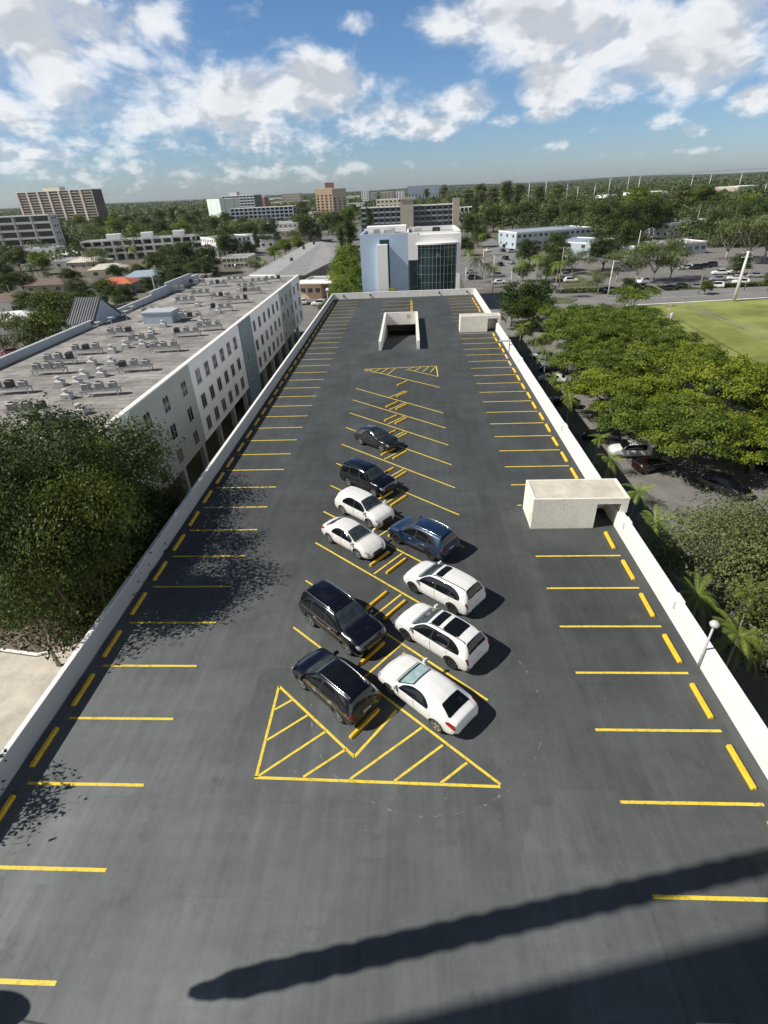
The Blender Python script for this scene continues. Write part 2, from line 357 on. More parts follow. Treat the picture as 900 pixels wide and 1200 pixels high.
# stair shelters
def shelter(x0, x1, y0, y1, h, label, roofm, stripe=False):
    o = empty('stair_shelter', ((x0+x1)/2, (y0+y1)/2, 0), label=label, cat='shelter')
    xo = x1 - 1.85; t = .18
    w = MB()
    w.box((x0, y0, 0.004), (xo, y0+t, h-.001)); w.box((x0, y0+t, .004), (x0+t, y1-t, h-.001)); w.box((x0, y1-t, .004), (x1-.35, y1, h-.001))
    w.box((xo-t, y0+t, .004), (xo, y0+1.2, h-.001))
    w.box((xo, y0, h-.32), (x1-.42, y0+t, h-.001))
    w.box((x1-.42, y0, 1.105), (x1-.02, y0+.3, h-.001)); w.box((x1-.3, y0+.3, 1.105), (x1-.02, y1, h-.001))
    child(w, 'wall', 'stucco', o)
    w = MB(); w.box((x0+.14, y0+.14, h-.06), (x1-.14, y1-.14, h+.005)); child(w, 'roof', roofm, o)
    w = MB()
    w.box((x0, y0, h), (x1, y0+.14, h+.07)); w.box((x0, y1-.14, h), (x1, y1, h+.07)); w.box((x0, y0+.14, h), (x0+.14, y1-.14, h+.07)); w.box((x1-.14, y0+.14, h), (x1, y1-.14, h+.07))
    child(w, 'roof_edge', 'stucco', o)
    if stripe:
        w = MB(); w.box((x0-.02, y0+.35, .25), (x0-.003, y0+.45, .95)); child(w, 'yellow_stripe', 'yellow_stop', o)
    w = MB(); w.box((xo+.02, y0+1.6, .005), (x1-.5, y1-t-.01, .02)); child(w, 'stair_floor', 'dark', o)
    return o
shelter(7.3, 12.98, 27.35, 29.85, 2.05, 'boxy cream stair shelter with doorway, nearer one, at the right parapet', 'stucco_roof', True)
shelter(7.25, 13.05, 79.3, 81.3, 2.15, 'far white stair shelter with stained roof beside the right parapet', 'stucco_roof')
# ---------------------------------------------------------------- markings
mk = MB()
def line(x0, y0, x1, y1, w=.105, z=.004):
    d = Vector((x1-x0, y1-y0)).normalized(); n = Vector((-d.y, d.x)) * w / 2
    # subdivided strip with slightly uneven paint edges
    L = math.hypot(x1-x0, y1-y0); k = max(2, int(L / .35)); vs = []; fs = []
    for i in range(k+1):
        p = Vector((x0, y0)) + d * L * i / k
        e1 = 1 + random.uniform(-.06, .06); e2 = 1 + random.uniform(-.06, .06)
        vs += [(p.x - n.x*e1, p.y - n.y*e1, z), (p.x + n.x*e2, p.y + n.y*e2, z)]
    for i in range(k): fs.append((2*i, 2*i+2, 2*i+3, 2*i+1))
    mk.add(vs, fs)
sp = 2.832
for k in range(-2, 35):
    y = 10.62 + sp * (k)
    if y < 107.5 and y > -2: line(-14.6, y, -10.1, y, .115)
for k in range(-4, 35):
    y = 10.30 + (2.84) * k
    if y > 107.8: continue
    if 25.5 < y < 30.2: 
        continue
    x0 = 7.05
    if 79 < y < 81.5: x0 = 7.05
    if 79 < y < 81.5: continue
    line(x0, y, 11.85, y, .115)
line(7.0, 30.2, 7.3, 30.2, .1)
for i in range(4): line(-5.3 + .05, 95.0 + 3.6*i, .1, 95.0 + 3.6*i, .12)
line(.32, 94.5, .32, 106, .14)
A0 = 18.79; dA = 3.645
for k in range(11):
    y = A0 + dA * k; line(-6.05, y, 3.02, y - 7.93, .105)
    if k < 11: line(-2.25, y - 3.1, -.69, y - 1.2, .10)
# near triangle
T = [(-6.0, 15.17), (-5.97, 10.98), (2.96, 10.78)]
line(*T[0], *T[1], .11); line(-6.03, 10.98, 3.0, 10.78, .11)
line(-6.0, 15.17, -2.37, 11.86, .11); line(-2.37, 11.86, -.80, 13.95, .11)
def hatch_lines(ps):
    for a, b in ps: line(*G(*a, 0), *G(*b, 0), .095)
k9 = 900/320.
def hc(x, y): return (280 + x/k9, 780 + y/k9)
hatch_lines([(hc(118,145), hc(175,113)), (hc(92,246), hc(228,162)), (hc(62,365), hc(287,216)), (hc(212,367), hc(352,276)), (hc(365,375), hc(603,204)), (hc(512,380), hc(672,262)), (hc(665,387), hc(752,320))])
# far triangle
line(-5.7, 62.25, 3.05, 62.75, .12); line(-5.7, 62.25, 3.02, 54.9, .11); line(3.03, 62.75, 3.04, 58.64, .12); line(-.37, 61.6, 3.04, 58.64, .1)
for x in (-4.6, -3.7, -2.8, -1.9): line(x, 62.3, x-.9, 61.35 - (x+4.6)*.55, .09)
for x in (.3, 1.2, 2.1, 2.9): line(x, 62.5, x-.95+.1*x, 61.6 - (x)*.45, .09)
mk.build('parking_markings', 'yellow', kind='structure')
# wheel stops
ws = MB()
hw, hh, hl = .085, .13, .86
prof = [(-hw, 0), (-hw, .055), (-hw*.62, hh), (hw*.62, hh), (hw, .055), (hw, 0)]
n = len(prof)
vs = [(y, x, z) for y in (-hl, -hl+.03, hl-.03, hl) for (x, z) in [(p[0]*(.9 if abs(y) == hl else 1), p[1]*(.85 if abs(y) == hl else 1)) for p in prof]]
fs = [tuple(range(n)), tuple(range(3*n, 4*n))[::-1]]
for s_ in range(3):
    for k in range(n): fs.append((s_*n+k, (s_+1)*n+k, (s_+1)*n+(k+1)%n, s_*n+(k+1)%n))
ws.add(vs, fs); ws_me = ws.mesh('wheel_stop', 'yellow_stop'); ws_me2 = ws_me.copy(); ws_me2.materials[0] = M['bare_stop']
def stop(x, y, a, label, group, me=None, sc=None):
    return link('wheel_stop', me or ws_me, None, (x, y, .005), label, 'wheel stop', group, rz=a + random.uniform(-.02, .02), sc=sc)
for k in range(-2, 34):
    y = 10.62 + sp*k + sp/2
    if y < 5: continue
    stop(-14.78 + random.uniform(-.05, .05), y + random.uniform(-.08, .08), math.pi/2, 'yellow wheel stop along the left gray parapet, %s from the near end' % ordn(k+1), 'wheel stops along the left parapet', sc=(.98, 1.15, 1))
for k in range(-1, 34):
    y = 10.30 + 2.84*k + 1.42
    if y < 8 or 26.6 < y < 30 or 79 < y < 81.6: continue
    bare = 62 < y < 66
    stop(11.75 + (0 if k < 8 else .12) + random.uniform(-.05, .05), y + random.uniform(-.08, .08), math.pi/2 , '%s wheel stop by the right white parapet, %s from the near end' % ('pale bare' if bare else 'yellow', ordn(k+1)), 'wheel stops along the right parapet', ws_me2 if bare else None, sc=(.98, 1.2, 1))
for k in range(11):
    y = A0 + dA*k
    xl, yl = -2.05, y - 5.48; xr, yr = -1.0, y - 2.45
    if k == 0:
        stop(-2.07, 13.31, R_(51), 'yellow wheel stop behind the rear bumper of the black crossover', 'wheel stops in the angled centre bays')
        continue
    names = {1: 'in front of the large black SUV', 2: 'in the empty bay beside the large black SUV', 3: 'in front of the white sedan of the left column', 4: 'in front of the white SUV of the left column', 5: 'in front of the boxy black SUV', 6: 'in front of the small dark hatchback'}
    stop(-1.99, y - dA - 1.74, R_(51.5), 'left yellow wheel stop %s' % names.get(k, 'of the centre strip, %s empty row from the far triangle' % ordn(10-k)), 'wheel stops in the angled centre bays')
for k in range(-1, 11):
    y = A0 + dA*k
    names = {-1: 'under the nose of the white fastback sedan', 0: 'ahead of the white SUV with two sunroof panels', 1: 'ahead of the white SUV with one sunroof', 2: 'at the nose of the blue SUV'}
    stop(-1.0, y + 1.2 , R_(51.5), 'right yellow wheel stop %s' % names.get(k, 'of the centre strip, %s empty row from the far triangle' % ordn(10-k)), 'wheel stops in the angled centre bays')
for i in range(4):
    stop(.15, 96.6 + 3.0*i - .3, math.pi/2, 'small yellow wheel stop behind the ramp enclosure, %s from the front' % ordn(i), 'wheel stops behind the ramp')
# ---------------------------------------------------------------- cars
def paint(name, col, rough=.22, metal=0.0, coat=1.0):
    m = mat(name, col, rough + .15, .0, 3, metal=metal, coat=coat); b = m.node_tree.nodes['Principled BSDF']
    b.inputs['Coat Roughness'].default_value = .06
    return m
M['paint_white'] = paint('paint_white', (.76, .76, .74))
M['paint_cream'] = paint('paint_cream', (.74, .73, .69))
M['paint_black'] = paint('paint_black', (.005, .005, .009), rough=.03)
M['paint_char'] = paint('paint_char', (.022, .023, .028), metal=.2)
M['paint_blue'] = paint('paint_blue', (.012, .034, .085), metal=.3)
M['paint_silver'] = paint('paint_silver', (.42, .43, .44), metal=.5)
M['paint_red'] = paint('paint_red', (.35, .02, .015))
M['car_glass'] = mat('car_glass', (.006, .008, .010), .04, spec=.6)
M['car_glass_clear'] = mat('car_glass_clear', (.035, .048, .052), .05, .5, 2.5, spec=1)
M['car_shade'] = mat('car_shade', (.30, .42, .41), .2, .35, 3, spec=.8)
M['tyre'] = mat('tyre', (.02, .02, .02), .85)
M['rim_silver'] = mat('rim_silver', (.50, .51, .52), .3, metal=.8)
M['rim_dark'] = mat('rim_dark', (.045, .045, .05), .35, metal=.6)
M['trim'] = mat('trim', (.018, .018, .02), .6)
M['chrome'] = mat('chrome', (.7, .7, .7), .15, metal=.95)
M['lamp_clear'] = mat('lamp_clear', (.36, .38, .40), .12, .4, 9, spec=1)
M['lamp_red'] = mat('lamp_red', (.30, .012, .012), .15, spec=.8)
M['plate'] = mat('plate', (.6, .6, .55), .6)
def mono(ys, t):   # monotone cubic through integer knots; ys (n,k)
    n = len(ys); d = np.diff(ys, axis=0); m = np.zeros_like(ys)
    m[0] = d[0]; m[-1] = d[-1]
    a, b = d[:-1], d[1:]; ok = a*b > 0
    m[1:-1] = np.where(ok, 2*a*b/np.where(ok, a+b, 1), 0)
    i = np.clip(np.floor(t).astype(int), 0, n-2); u = (t - i)[:, None]
    return ((2*u**3-3*u**2+1)*ys[i] + (u**3-2*u**2+u)*m[i] + (-2*u**3+3*u**2)*ys[i+1] + (u**3-u**2)*m[i+1])
# station: xb xm xt wb wm wt z0 zm zt
SUV = [(2.28,2.31,2.24,.56,.62,.54,.36,.58,.74),(2.12,2.15,2.05,.80,.84,.72,.22,.74,.92),(1.78,1.78,1.72,.90,.93,.82,.20,.91,1.05),(1.16,1.20,1.12,.90,.935,.80,.20,.98,1.15),
       (.22,.56,.26,.90,.935,.64,.20,1.00,1.60),(-.45,-.45,-.45,.90,.935,.645,.20,1.0,1.665),(-1.15,-1.15,-1.15,.90,.935,.635,.20,1.01,1.655),(-1.80,-1.80,-1.88,.90,.92,.60,.21,1.03,1.59),
       (-2.16,-2.16,-2.20,.88,.89,.70,.26,1.03,1.12),(-2.25,-2.27,-2.25,.83,.85,.70,.34,.80,.92),(-2.33,-2.35,-2.32,.64,.68,.56,.42,.60,.72)]
SEDAN = [(2.35,2.38,2.31,.52,.58,.50,.34,.50,.64),(2.16,2.20,2.08,.78,.82,.70,.20,.65,.79),(1.74,1.74,1.66,.88,.915,.80,.18,.80,.94),(1.12,1.16,1.08,.88,.92,.77,.18,.88,1.02),
       (.12,.45,.14,.88,.92,.60,.18,.91,1.37),(-.35,-.35,-.35,.88,.92,.615,.18,.93,1.435),(-.90,-.90,-.90,.88,.92,.60,.18,.94,1.405),(-1.28,-1.28,-1.36,.88,.915,.575,.19,.96,1.31),
       (-1.90,-1.90,-1.92,.85,.87,.69,.22,.94,1.03),(-2.20,-2.24,-2.24,.79,.80,.64,.32,.80,.96),(-2.35,-2.38,-2.36,.58,.62,.52,.38,.56,.70)]
BOXY = [(2.42,2.45,2.40,.66,.72,.64,.40,.70,.90),(2.32,2.34,2.26,.87,.90,.80,.28,.86,1.06),(1.86,1.86,1.80,.96,.98,.88,.26,1.02,1.18),(1.20,1.22,1.14,.96,.985,.84,.26,1.08,1.26),
       (.30,.60,.34,.96,.985,.70,.26,1.08,1.74),(-.45,-.45,-.45,.96,.985,.72,.26,1.09,1.82),(-1.30,-1.30,-1.30,.96,.985,.72,.26,1.10,1.82),(-2.12,-2.12,-2.14,.96,.975,.69,.27,1.11,1.77),
       (-2.34,-2.34,-2.38,.94,.95,.78,.30,1.10,1.20),(-2.42,-2.44,-2.42,.91,.93,.80,.38,.85,.98),(-2.45,-2.47,-2.45,.80,.84,.74,.44,.62,.78)]
HATCH = [(2.13,2.16,2.08,.54,.60,.52,.34,.56,.70),(1.96,2.00,1.90,.79,.83,.71,.21,.70,.86),(1.62,1.62,1.55,.88,.91,.80,.20,.86,.99),(1.08,1.10,1.02,.88,.92,.77,.20,.92,1.07),
       (.05,.35,.06,.88,.92,.60,.20,.94,1.47),(-.45,-.45,-.45,.88,.92,.615,.20,.96,1.54),(-1.0,-1.0,-1.0,.88,.92,.60,.20,.98,1.50),(-1.45,-1.45,-1.55,.88,.91,.56,.21,1.0,1.42),
       (-2.00,-2.00,-2.04,.86,.87,.66,.26,1.0,1.08),(-2.10,-2.12,-2.12,.81,.83,.68,.32,.78,.90),(-2.18,-2.20,-2.18,.62,.66,.54,.40,.58,.70)]
class Surf:
    def __init__(s, st, length=None, width=None, height=None):
        a = np.array(st, float)
        if length: k = length/(a[0,1]-a[-1,1]); a[:, :3] *= k
        if width: a[:, 3:6] *= width/(2*a[:, 4].max())
        if height: a[:, 6:9] *= height/a[:, 8].max()
        s.a = a
    def pts(s, t, v):   # arrays same shape
        t = np.asarray(t, float).ravel(); v = np.asarray(v, float).ravel()
        q = mono(s.a, np.clip(t, 0, len(s.a)-1-1e-9))
        xb,xm,xt,wb,wm,wt,z0,zm,zt = q.T
        crown = .035
        X = np.stack([xb, xb, xb, xb*.5+xm*.5, xm, xt, xt, xt], 1)
        Y = np.stack([wb*0, wb-.16, wb-.02, np.maximum(wb,wm)+.015, wm-.01, wt, wt-.13, wt*0], 1)
        Zh = zt - zm
        Z = np.stack([z0, z0, z0+.10, z0*.45+zm*.55, zm, zt-.05-.0*Zh, zt, zt+crown], 1)
        i = np.clip(np.floor(v).astype(int), 0, 6); out = []
        for A in (X, Y, Z):
            d = np.diff(A, axis=1); m = np.zeros_like(A); m[:,0] = d[:,0]; m[:,-1] = 0 if A is not X else d[:,-1]
            a_, b_ = d[:,:-1], d[:,1:]; ok = a_*b_ > 0; m[:,1:-1] = np.where(ok, 2*a_*b_/np.where(ok, a_+b_, 1), 0)
            if A is Z: m[:, 7] = 0
            r = np.arange(len(t)); u = v - i
            out.append((2*u**3-3*u**2+1)*A[r,i] + (u**3-2*u**2+u)*m[r,i] + (-2*u**3+3*u**2)*A[r,i+1] + (u**3-u**2)*m[r,i+1])
        return np.stack(out, 1)
    def norm(s, t, v):
        e = .02; t = np.asarray(t,float).ravel(); v = np.asarray(v,float).ravel()
        v0 = np.clip(v-e, 0, 7); v1 = np.clip(v+e, 0, 7)
        dt = s.pts(t+e, v)-s.pts(t-e, v); dv = s.pts(t, v1)-s.pts(t, v0)
        n = np.cross(dt, dv); n /= np.maximum(np.linalg.norm(n, axis=1, keepdims=True), 1e-9)
        # make it point outward (y>0 side or up)
        flip = (n[:,1]*.8 + n[:,2]*(v > 4)) < 0
        n[flip] *= -1; return n
def grid_faces(n, m, off=0): return [(off+i*m+j, off+(i+1)*m+j, off+(i+1)*m+j+1, off+i*m+j+1) for i in range(n-1) for j in range(m-1)]
def patch(mb, sf, t0, t1, v0, v1, side=1, off=.008, nt=12, nv=5, ex=7., mi=0, slant=0., tap=None):
    T = []; V = []
    for i in range(nt):
        q = -1 + 2*i/(nt-1); sc = (1-min(1, abs(q*.999))**ex)**(1/ex)
        for j in range(nv):
            r = -1 + 2*j/(nv-1); tc_ = (t0+t1)/2 + q*(t1-t0)/2 + slant*r; v1_ = v1 - (max(0., (tc_-tap[0])/(tap[1]-tap[0]))**1.6*tap[2] if tap else 0); T.append(tc_); V.append((v0+v1_)/2 + r*sc*(v1_-v0)/2)
    T = np.array(T); V = np.array(V); P = sf.pts(T, V) + sf.norm(T, V)*off
    P[:,1] *= side
    mb.add(P, [f if side > 0 else f[::-1] for f in grid_faces(nt, nv)], mi)
def top_patch(mb, sf, t0, t1, vmin, off=.008, nt=10, nh=7, ex=6., mi=0, rot=False):
    P = []
    for i in range(nt):
        q = -1 + 2*i/(nt-1); sc = (1-min(1, abs(q*.99))**ex)**(1/ex); t = (t0+t1)/2+q*(t1-t0)/2
        vs = np.linspace(0, 1, nh)
        V = 7 - (7-vmin)*sc*vs[::-1]; T = np.full(nh, t)
        A = sf.pts(T, V) + sf.norm(T, V)*off
        B = A[::-1][1:].copy(); B[:,1] *= -1
        P += list(A) + list(B)
    mb.add(P, grid_faces(nt, 2*nh-1), mi)
def make_car(st, length, width, height, wb, body, label, cat, glass='car_glass', rim='rim_silver', roof=(), rails=None, windows=None, wr=.35, chromeline=False, clad=False, loc=(0,0,0), rz=0, group='cars parked on the roof deck', front_glass=None, rear_roof_glass=False, name='parked_car', arch=None, spoke=5):
    sf = Surf(st, length, width, height)
    root = empty(name, loc, rz, label, cat, group)
    nT = 130; vv = np.concatenate([np.linspace(0,2,6)[:-1], np.linspace(2,4,17)[:-1], np.linspace(4,5,7)[:-1], np.linspace(5,6,5)[:-1], np.linspace(6,7,6)])
    tt = np.concatenate([np.linspace(0, 3, 56)[:-1], np.linspace(3, 7, 46)[:-1], np.linspace(7, 10, 50)]); nT = len(tt); m = len(vv)
    TT, VV = np.meshgrid(tt, vv, indexing='ij'); P = sf.pts(TT, VV)
    ar = arch or wr + .055
    cxs = (wb/2, -wb/2)
    side = (VV.ravel() < 4.2) & (VV.ravel() > 1.0)
    for cx in cxs:
        dx = P[:,0]-cx; dz = P[:,2]-wr; r = np.hypot(dx, dz)
        k = side & (abs(r-ar) < .026)
        P[k,0] = cx + dx[k]/r[k]*ar; P[k,2] = wr + dz[k]/r[k]*ar
    mb = MB()
    keep = []
    Pl = P.copy(); Pl[:,1] *= -1
    for f in grid_faces(nT, m):
        c = P[list(f)].mean(0)
        if VV.ravel()[f[0]] < 4.2 and any(math.hypot(c[0]-cx, c[2]-wr) < ar - .004 for cx in cxs) and VV.ravel()[f[0]] > .9: continue
        keep.append(f)
    mb.add(P, keep); mb.add(Pl, [f[::-1] for f in keep])
    # caps
    for i in (0, nT-1):
        a = list(P[i*m:(i+1)*m]); b = list(Pl[i*m:(i+1)*m])[::-1]
        ring = a + b[1:-1]; c = np.mean(ring, axis=0); k = len(ring)
        mb.add(ring + [c], [(j, (j+1)%k, k) for j in range(k)])
    # door gaps and lower cladding as second/third material of the body
    for sd_ in (1, -1):
        for t in (3.45, 4.68, 5.95) if st is not SEDAN else (3.4, 4.65, 6.3):
            patch(mb, sf, t-.012, t+.012, 2.2, 4.05, sd_, .004, 2, 8, 50, 1)
        patch(mb, sf, 2.0, 8.0, 1.9, 2.35 if not clad else 2.55, sd_, .006, 30, 3, 50, 1) if clad else None
    top_patch(mb, sf, 2.93, 2.99, 5.6, .004, 2, 8, 50, 1)
    me = mb.mesh('body', [body, 'trim'], True); bo = link('body', me, root)
    # wheel wells
    for cx in cxs:
        for s_ in (1, -1):
            w = MB()
            y0, y1 = s_*(width/2-.30), s_*(width/2-.05)
            k = 22; vs = []
            for i in range(k+1):
                a = math.pi*(-.08 + 1.16*i/k); vs += [(cx+math.cos(a)*(ar+.004), y0, wr+math.sin(a)*(ar+.004)), (cx+math.cos(a)*(ar+.004), y1, wr+math.sin(a)*(ar+.004))]
            w.add(vs, [(2*i, 2*i+1, 2*i+3, 2*i+2) for i in range(k)]); w.add([vs[2*i] for i in range(k+1)], [tuple(range(k+1))])
            w.build('wheel_well', 'dark', root)
    # arch trim
    SP = P[side]
    for cx in cxs:
        for s_ in (1, -1):
            tr = MB(); k = 24; vs = []
            for i in range(k+1):
                a = math.pi*(-.06 + 1.12*i/k)
                for r in (ar-.012, ar+.045):
                    x, z = cx+math.cos(a)*r, wr+math.sin(a)*r; j = np.argmin((SP[:,0]-x)**2+(SP[:,2]-z)**2); vs.append((x, s_*(SP[j,1]+.012), z))
            tr.add(vs, [(2*i, 2*i+1, 2*i+3, 2*i+2) for i in range(k)])
            tr.build('arch_trim', 'trim' if clad else body, root, True)
    # glass
    g = MB(); top_patch(g, sf, 3.05, 3.95, 5.25, .009, ex=14); g.build('windshield', 'car_glass_clear', root, True)
    if front_glass: g = MB(); top_patch(g, sf, 3.22, 3.84, 5.62, .013, 10, 7, 12); g.build('sunshade', front_glass, root, True)
    g = MB(); top_patch(g, sf, 7.10 if st is not SEDAN else 6.95, 7.86 if st is not SEDAN else 7.94, 5.40 if st is not SEDAN else 5.35, .009, ex=9); g.build('rear_window', glass, root, True)
    wins = windows or ([(3.42, 4.62), (4.72, 5.92), (6.02, 6.85)] if st is not SEDAN and st is not HATCH else [(3.42, 4.62), (4.70, 6.35)])
    for s_ in (1, -1):
        g = MB(); TAP = (wins[-1][1]-1.1, wins[-1][1]+.06, .55); patch(g, sf, wins[0][0]-.06, wins[-1][1]+.05, 4.10, 4.90, s_, .004, 40, 6, 12, tap=TAP); g.build('window_frame', 'dark', root, True)
        for (a, b) in wins:
            g = MB(); patch(g, sf, a, b, 4.15, 4.86, s_, .008, 16, 6, 9, tap=TAP); g.build('side_window', glass, root, True)
            if s_ and chromeline:
                pass
        if chromeline:
            g = MB(); a, b = wins[0][0], wins[-1][1]; patch(g, sf, a+.1, b, 4.03, 4.09, s_, .012, 24, 2, 60)
            g.build('window_trim', 'chrome', root, True)
    for r in roof:
        g = MB(); top_patch(g, sf, r[0], r[1], r[2], .008, 8, 5, 14); g.build('sunroof', glass, root, True)
    if rails:
        for s_ in (1, -1):
            t = np.linspace(4.05, 7.0, 12); q = sf.pts(t, np.full(12, 5.55)); q[:,1] *= s_; q[:,2] += .055; q[0,2] -= .05; q[-1,2] -= .05
            g = MB(); g.tube([tuple(p) for p in q], .02, 6); g.build('roof_rail', rails, root, True)
    # wheels
    tw = .23
    tm = MB(); tm.lathe([(wr*.66,-tw/2),(wr*.93,-tw/2),(wr,-tw/2+.03),(wr,tw/2-.03),(wr*.93,tw/2),(wr*.66,tw/2),(wr*.62,tw/2-.03)], n=28, axis='y')
    tme = tm.mesh('wheel', 'tyre', True)
    rm = MB(); rm.lathe([(wr*.70, tw/2-.035),(wr*.70, tw/2+.004),(wr*.64, tw/2+.002),(wr*.62, tw/2-.05)], n=28, axis='y')
    rm.lathe([(.07, tw/2-.07),(.07, tw/2-.012),(.04, tw/2-.004)], n=12, axis='y')
    for k in range(spoke):
        a = 2*math.pi*k/spoke; q = MB()
        q.add([(.05,tw/2-.06,-.045),(wr*.66,tw/2-.05,-.03),(wr*.66,tw/2-.05,.03),(.05,tw/2-.06,.045),(.05,tw/2-.015,-.035),(wr*.66,tw/2-.004,-.022),(wr*.66,tw/2-.004,.022),(.05,tw/2-.015,.035)],[(0,3,2,1),(4,5,6,7),(0,1,5,4),(1,2,6,5),(2,3,7,6),(3,0,4,7)])
        q.xf(Matrix.Rotation(a, 4, 'Y')); rm.add(q.v, q.f)
    rme = rm.mesh('rim', rim)
    bk = MB(); bk.lathe([(wr*.64, tw/2-.09), (wr*.64, tw/2-.075)], n=20, axis='y'); bme = bk.mesh('brake_disc', 'metal_dark')
    for cx in cxs:
        for s_ in (1, -1):
            wo = link('wheel', tme, root, (cx, s_*(width/2-tw/2-.02), wr), rz=0 if s_ > 0 else math.pi)
            link('rim', rme, wo); link('brake_disc', bme, wo)
    # lights
    for s_ in (1, -1):
        g = MB(); patch(g, sf, .45, 1.45, 3.75, 4.70, s_, .008, 9, 5, 3.0, slant=-.05); g.build('headlight', 'lamp_clear', root, True)
        g = MB(); patch(g, sf, 7.85, 9.25, 3.72, 4.62, s_, .009, 9, 5, 3.5); g.build('tail_light', 'lamp_red', root, True)
        mp = sf.pts([3.25], [4.0])[0]
        g = MB(); q = [(.06,.0,-.07),(-.06,.0,-.07),(-.09,.20,-.07),(.05,.20,-.07),(.05,.0,.05),(-.04,.0,.05),(-.06,.19,.06),(.02,.19,.06)]
        q = [(x+mp[0]-.02, s_*(y+mp[1]-.01), z+mp[2]+.11) for x,y,z in q]
        fs = [(0,1,2,3),(4,7,6,5),(0,4,5,1),(1,5,6,2),(2,6,7,3),(3,7,4,0)]
        g.add(q, fs if s_ < 0 else [f[::-1] for f in fs]); g.build('mirror', body, root)
        for t in (4.35, 5.55):
            hp = sf.pts([t], [3.72])[0]; g = MB(); g.bbox((hp[0]-.10, s_*hp[1]-.028, hp[2]-.018), (hp[0]+.10, s_*hp[1]+.028, hp[2]+.02), .012); g.build('door_handle', body if not chromeline else 'chrome', root)
    # front: grille; rear: plate and bumper insert
    A = sf.a; xf = A[0,0]; zf = (A[0,6], A[0,7], A[0,8])
    g = MB(); T = []; 
    gy, gz0, gz1 = A[0,5]*.80, zf[1]-.14, zf[2]-.02
    poly = [(-gy*.8, gz0), (gy*.8, gz0), (gy, (gz0+gz1)/2), (gy*.95, gz1), (-gy*.95, gz1), (-gy, (gz0+gz1)/2)]
    xg = A[0,1] + .012
    n = len(poly); g.add([(xg-.05, y, z) for y, z in poly]+[(xg, y, z) for y, z in poly], [(i,(i+1)%n,n+(i+1)%n,n+i) for i in range(n)]+[tuple(range(n,2*n))])
    for i in range(3): g.box((xg, -gy*.86, gz0+.03+i*.055), (xg+.008, gy*.86, gz0+.042+i*.055), 1)
    g.build('grille', ['trim', 'chrome' if chromeline else 'metal_dark'], root)
    g = MB(); patch(g, sf, 0.05, .8, 2.35, 2.95, 1, .006, 8, 3, 8); patch(g, sf, 0.05, .8, 2.35, 2.95, -1, .006, 8, 3, 8)
    g.box((xg-.05, -A[0,3]*.8, zf[0]+.02), (xg-.002, A[0,3]*.8, zf[0]+.09)); g.build('lower_intake', 'trim', root, True)
    xr = A[-1,1]
    g = MB(); zz = A[9,7]
    g.box((A[9,1]-.035, -.20, zz-.06), (A[9,1]+.03, .20, zz+.06)); g.build('license_plate', 'plate', root)
    g = MB(); patch(g, sf, 9.05, 9.75, 2.2, 3.1, 1, .008, 6, 4, 6); patch(g, sf, 9.05, 9.75, 2.2, 3.1, -1, .008, 6, 4, 6); patch(g, sf, .1, .7, 3.1, 3.5, 1, .01, 5, 3, 5); patch(g, sf, .1, .7, 3.1, 3.5, -1, .01, 5, 3, 5); g.build('bumper_trim', 'trim', root, True)
    g = MB(); g.box((xr-.008, -A[-1,3]*.8, A[-1,6]+.0), (xr+.05, A[-1,3]*.8, A[-1,6]+.10)); g.build('bumper_insert', 'trim', root)
    return root
fw_ = lambda a: R_(a)
def put(x, y, a): return dict(loc=(x-.08, y, .006), rz=R_(a))
make_car(SUV, 4.18, 1.76, 1.56, 2.42, 'paint_black', 'glossy black crossover, nearest of the left column, beside the yellow hatched triangle', 'car', rails='chrome', windows=[(3.42,4.62),(4.72,6.0),(6.08,6.55)], chromeline=True, glass='car_glass', roof=[(4.15,6.2,5.95)], **put(-3.38, 14.84, 137.5))
make_car(BOXY, 4.58, 1.90, 1.76, 2.72, 'paint_black', 'large black SUV with silver roof rails and running boards, beside the black crossover', 'SUV', rails='chrome', chromeline=True, wr=.385, **put(-3.45, 18.62, -43))
make_car(SEDAN, 4.34, 1.74, 1.36, 2.50, 'paint_cream', 'white sedan in the left column, nose toward the centre strip, below the white SUV', 'sedan', **put(-3.58, 25.85, -41.3))
make_car(SUV, 4.22, 1.76, 1.54, 2.54, 'paint_white', 'plain-roofed white SUV between the white sedan and the boxy black SUV', 'SUV', windows=[(3.42,4.62),(4.72,6.2)], **put(-3.1, 29.12, -41.5))
make_car(BOXY, 4.28, 1.80, 1.68, 2.50, 'paint_black', 'boxy black SUV behind the white SUV of the left column', 'SUV', rails='trim', **put(-3.1, 33.05, -39.5))
make_car(HATCH, 4.02, 1.72, 1.48, 2.38, 'paint_char', 'small dark gray hatchback, farthest parked car on the roof deck', 'car', chromeline=False, windows=[(3.42,4.62),(4.72,6.1)], **put(-2.85, 40.3, -39.5))
make_car(SUV, 4.36, 1.82, 1.66, 2.60, 'paint_blue', 'dark blue SUV with black wheels, farthest car of the right column', 'SUV', rim='rim_dark', rails='chrome', clad=True, wr=.37, **put(.62, 25.72, 139.5))
make_car(SUV, 4.34, 1.84, 1.60, 2.54, 'paint_white', 'white SUV with single small sunroof and dark wheels, below the blue SUV', 'SUV', rim='rim_dark', rails='trim', roof=[(4.18,4.82,6.05)], wr=.36, **put(1.58, 21.22, 139.8))
make_car(SUV, 4.46, 1.84, 1.64, 2.62, 'paint_white', 'white SUV with two dark sunroof panels, beside the white fastback sedan', 'SUV', rim='rim_dark', rails='trim', roof=[(4.15,4.85,5.98),(5.15,6.35,5.95)], wr=.37, **put(1.24, 17.72, 139.6))
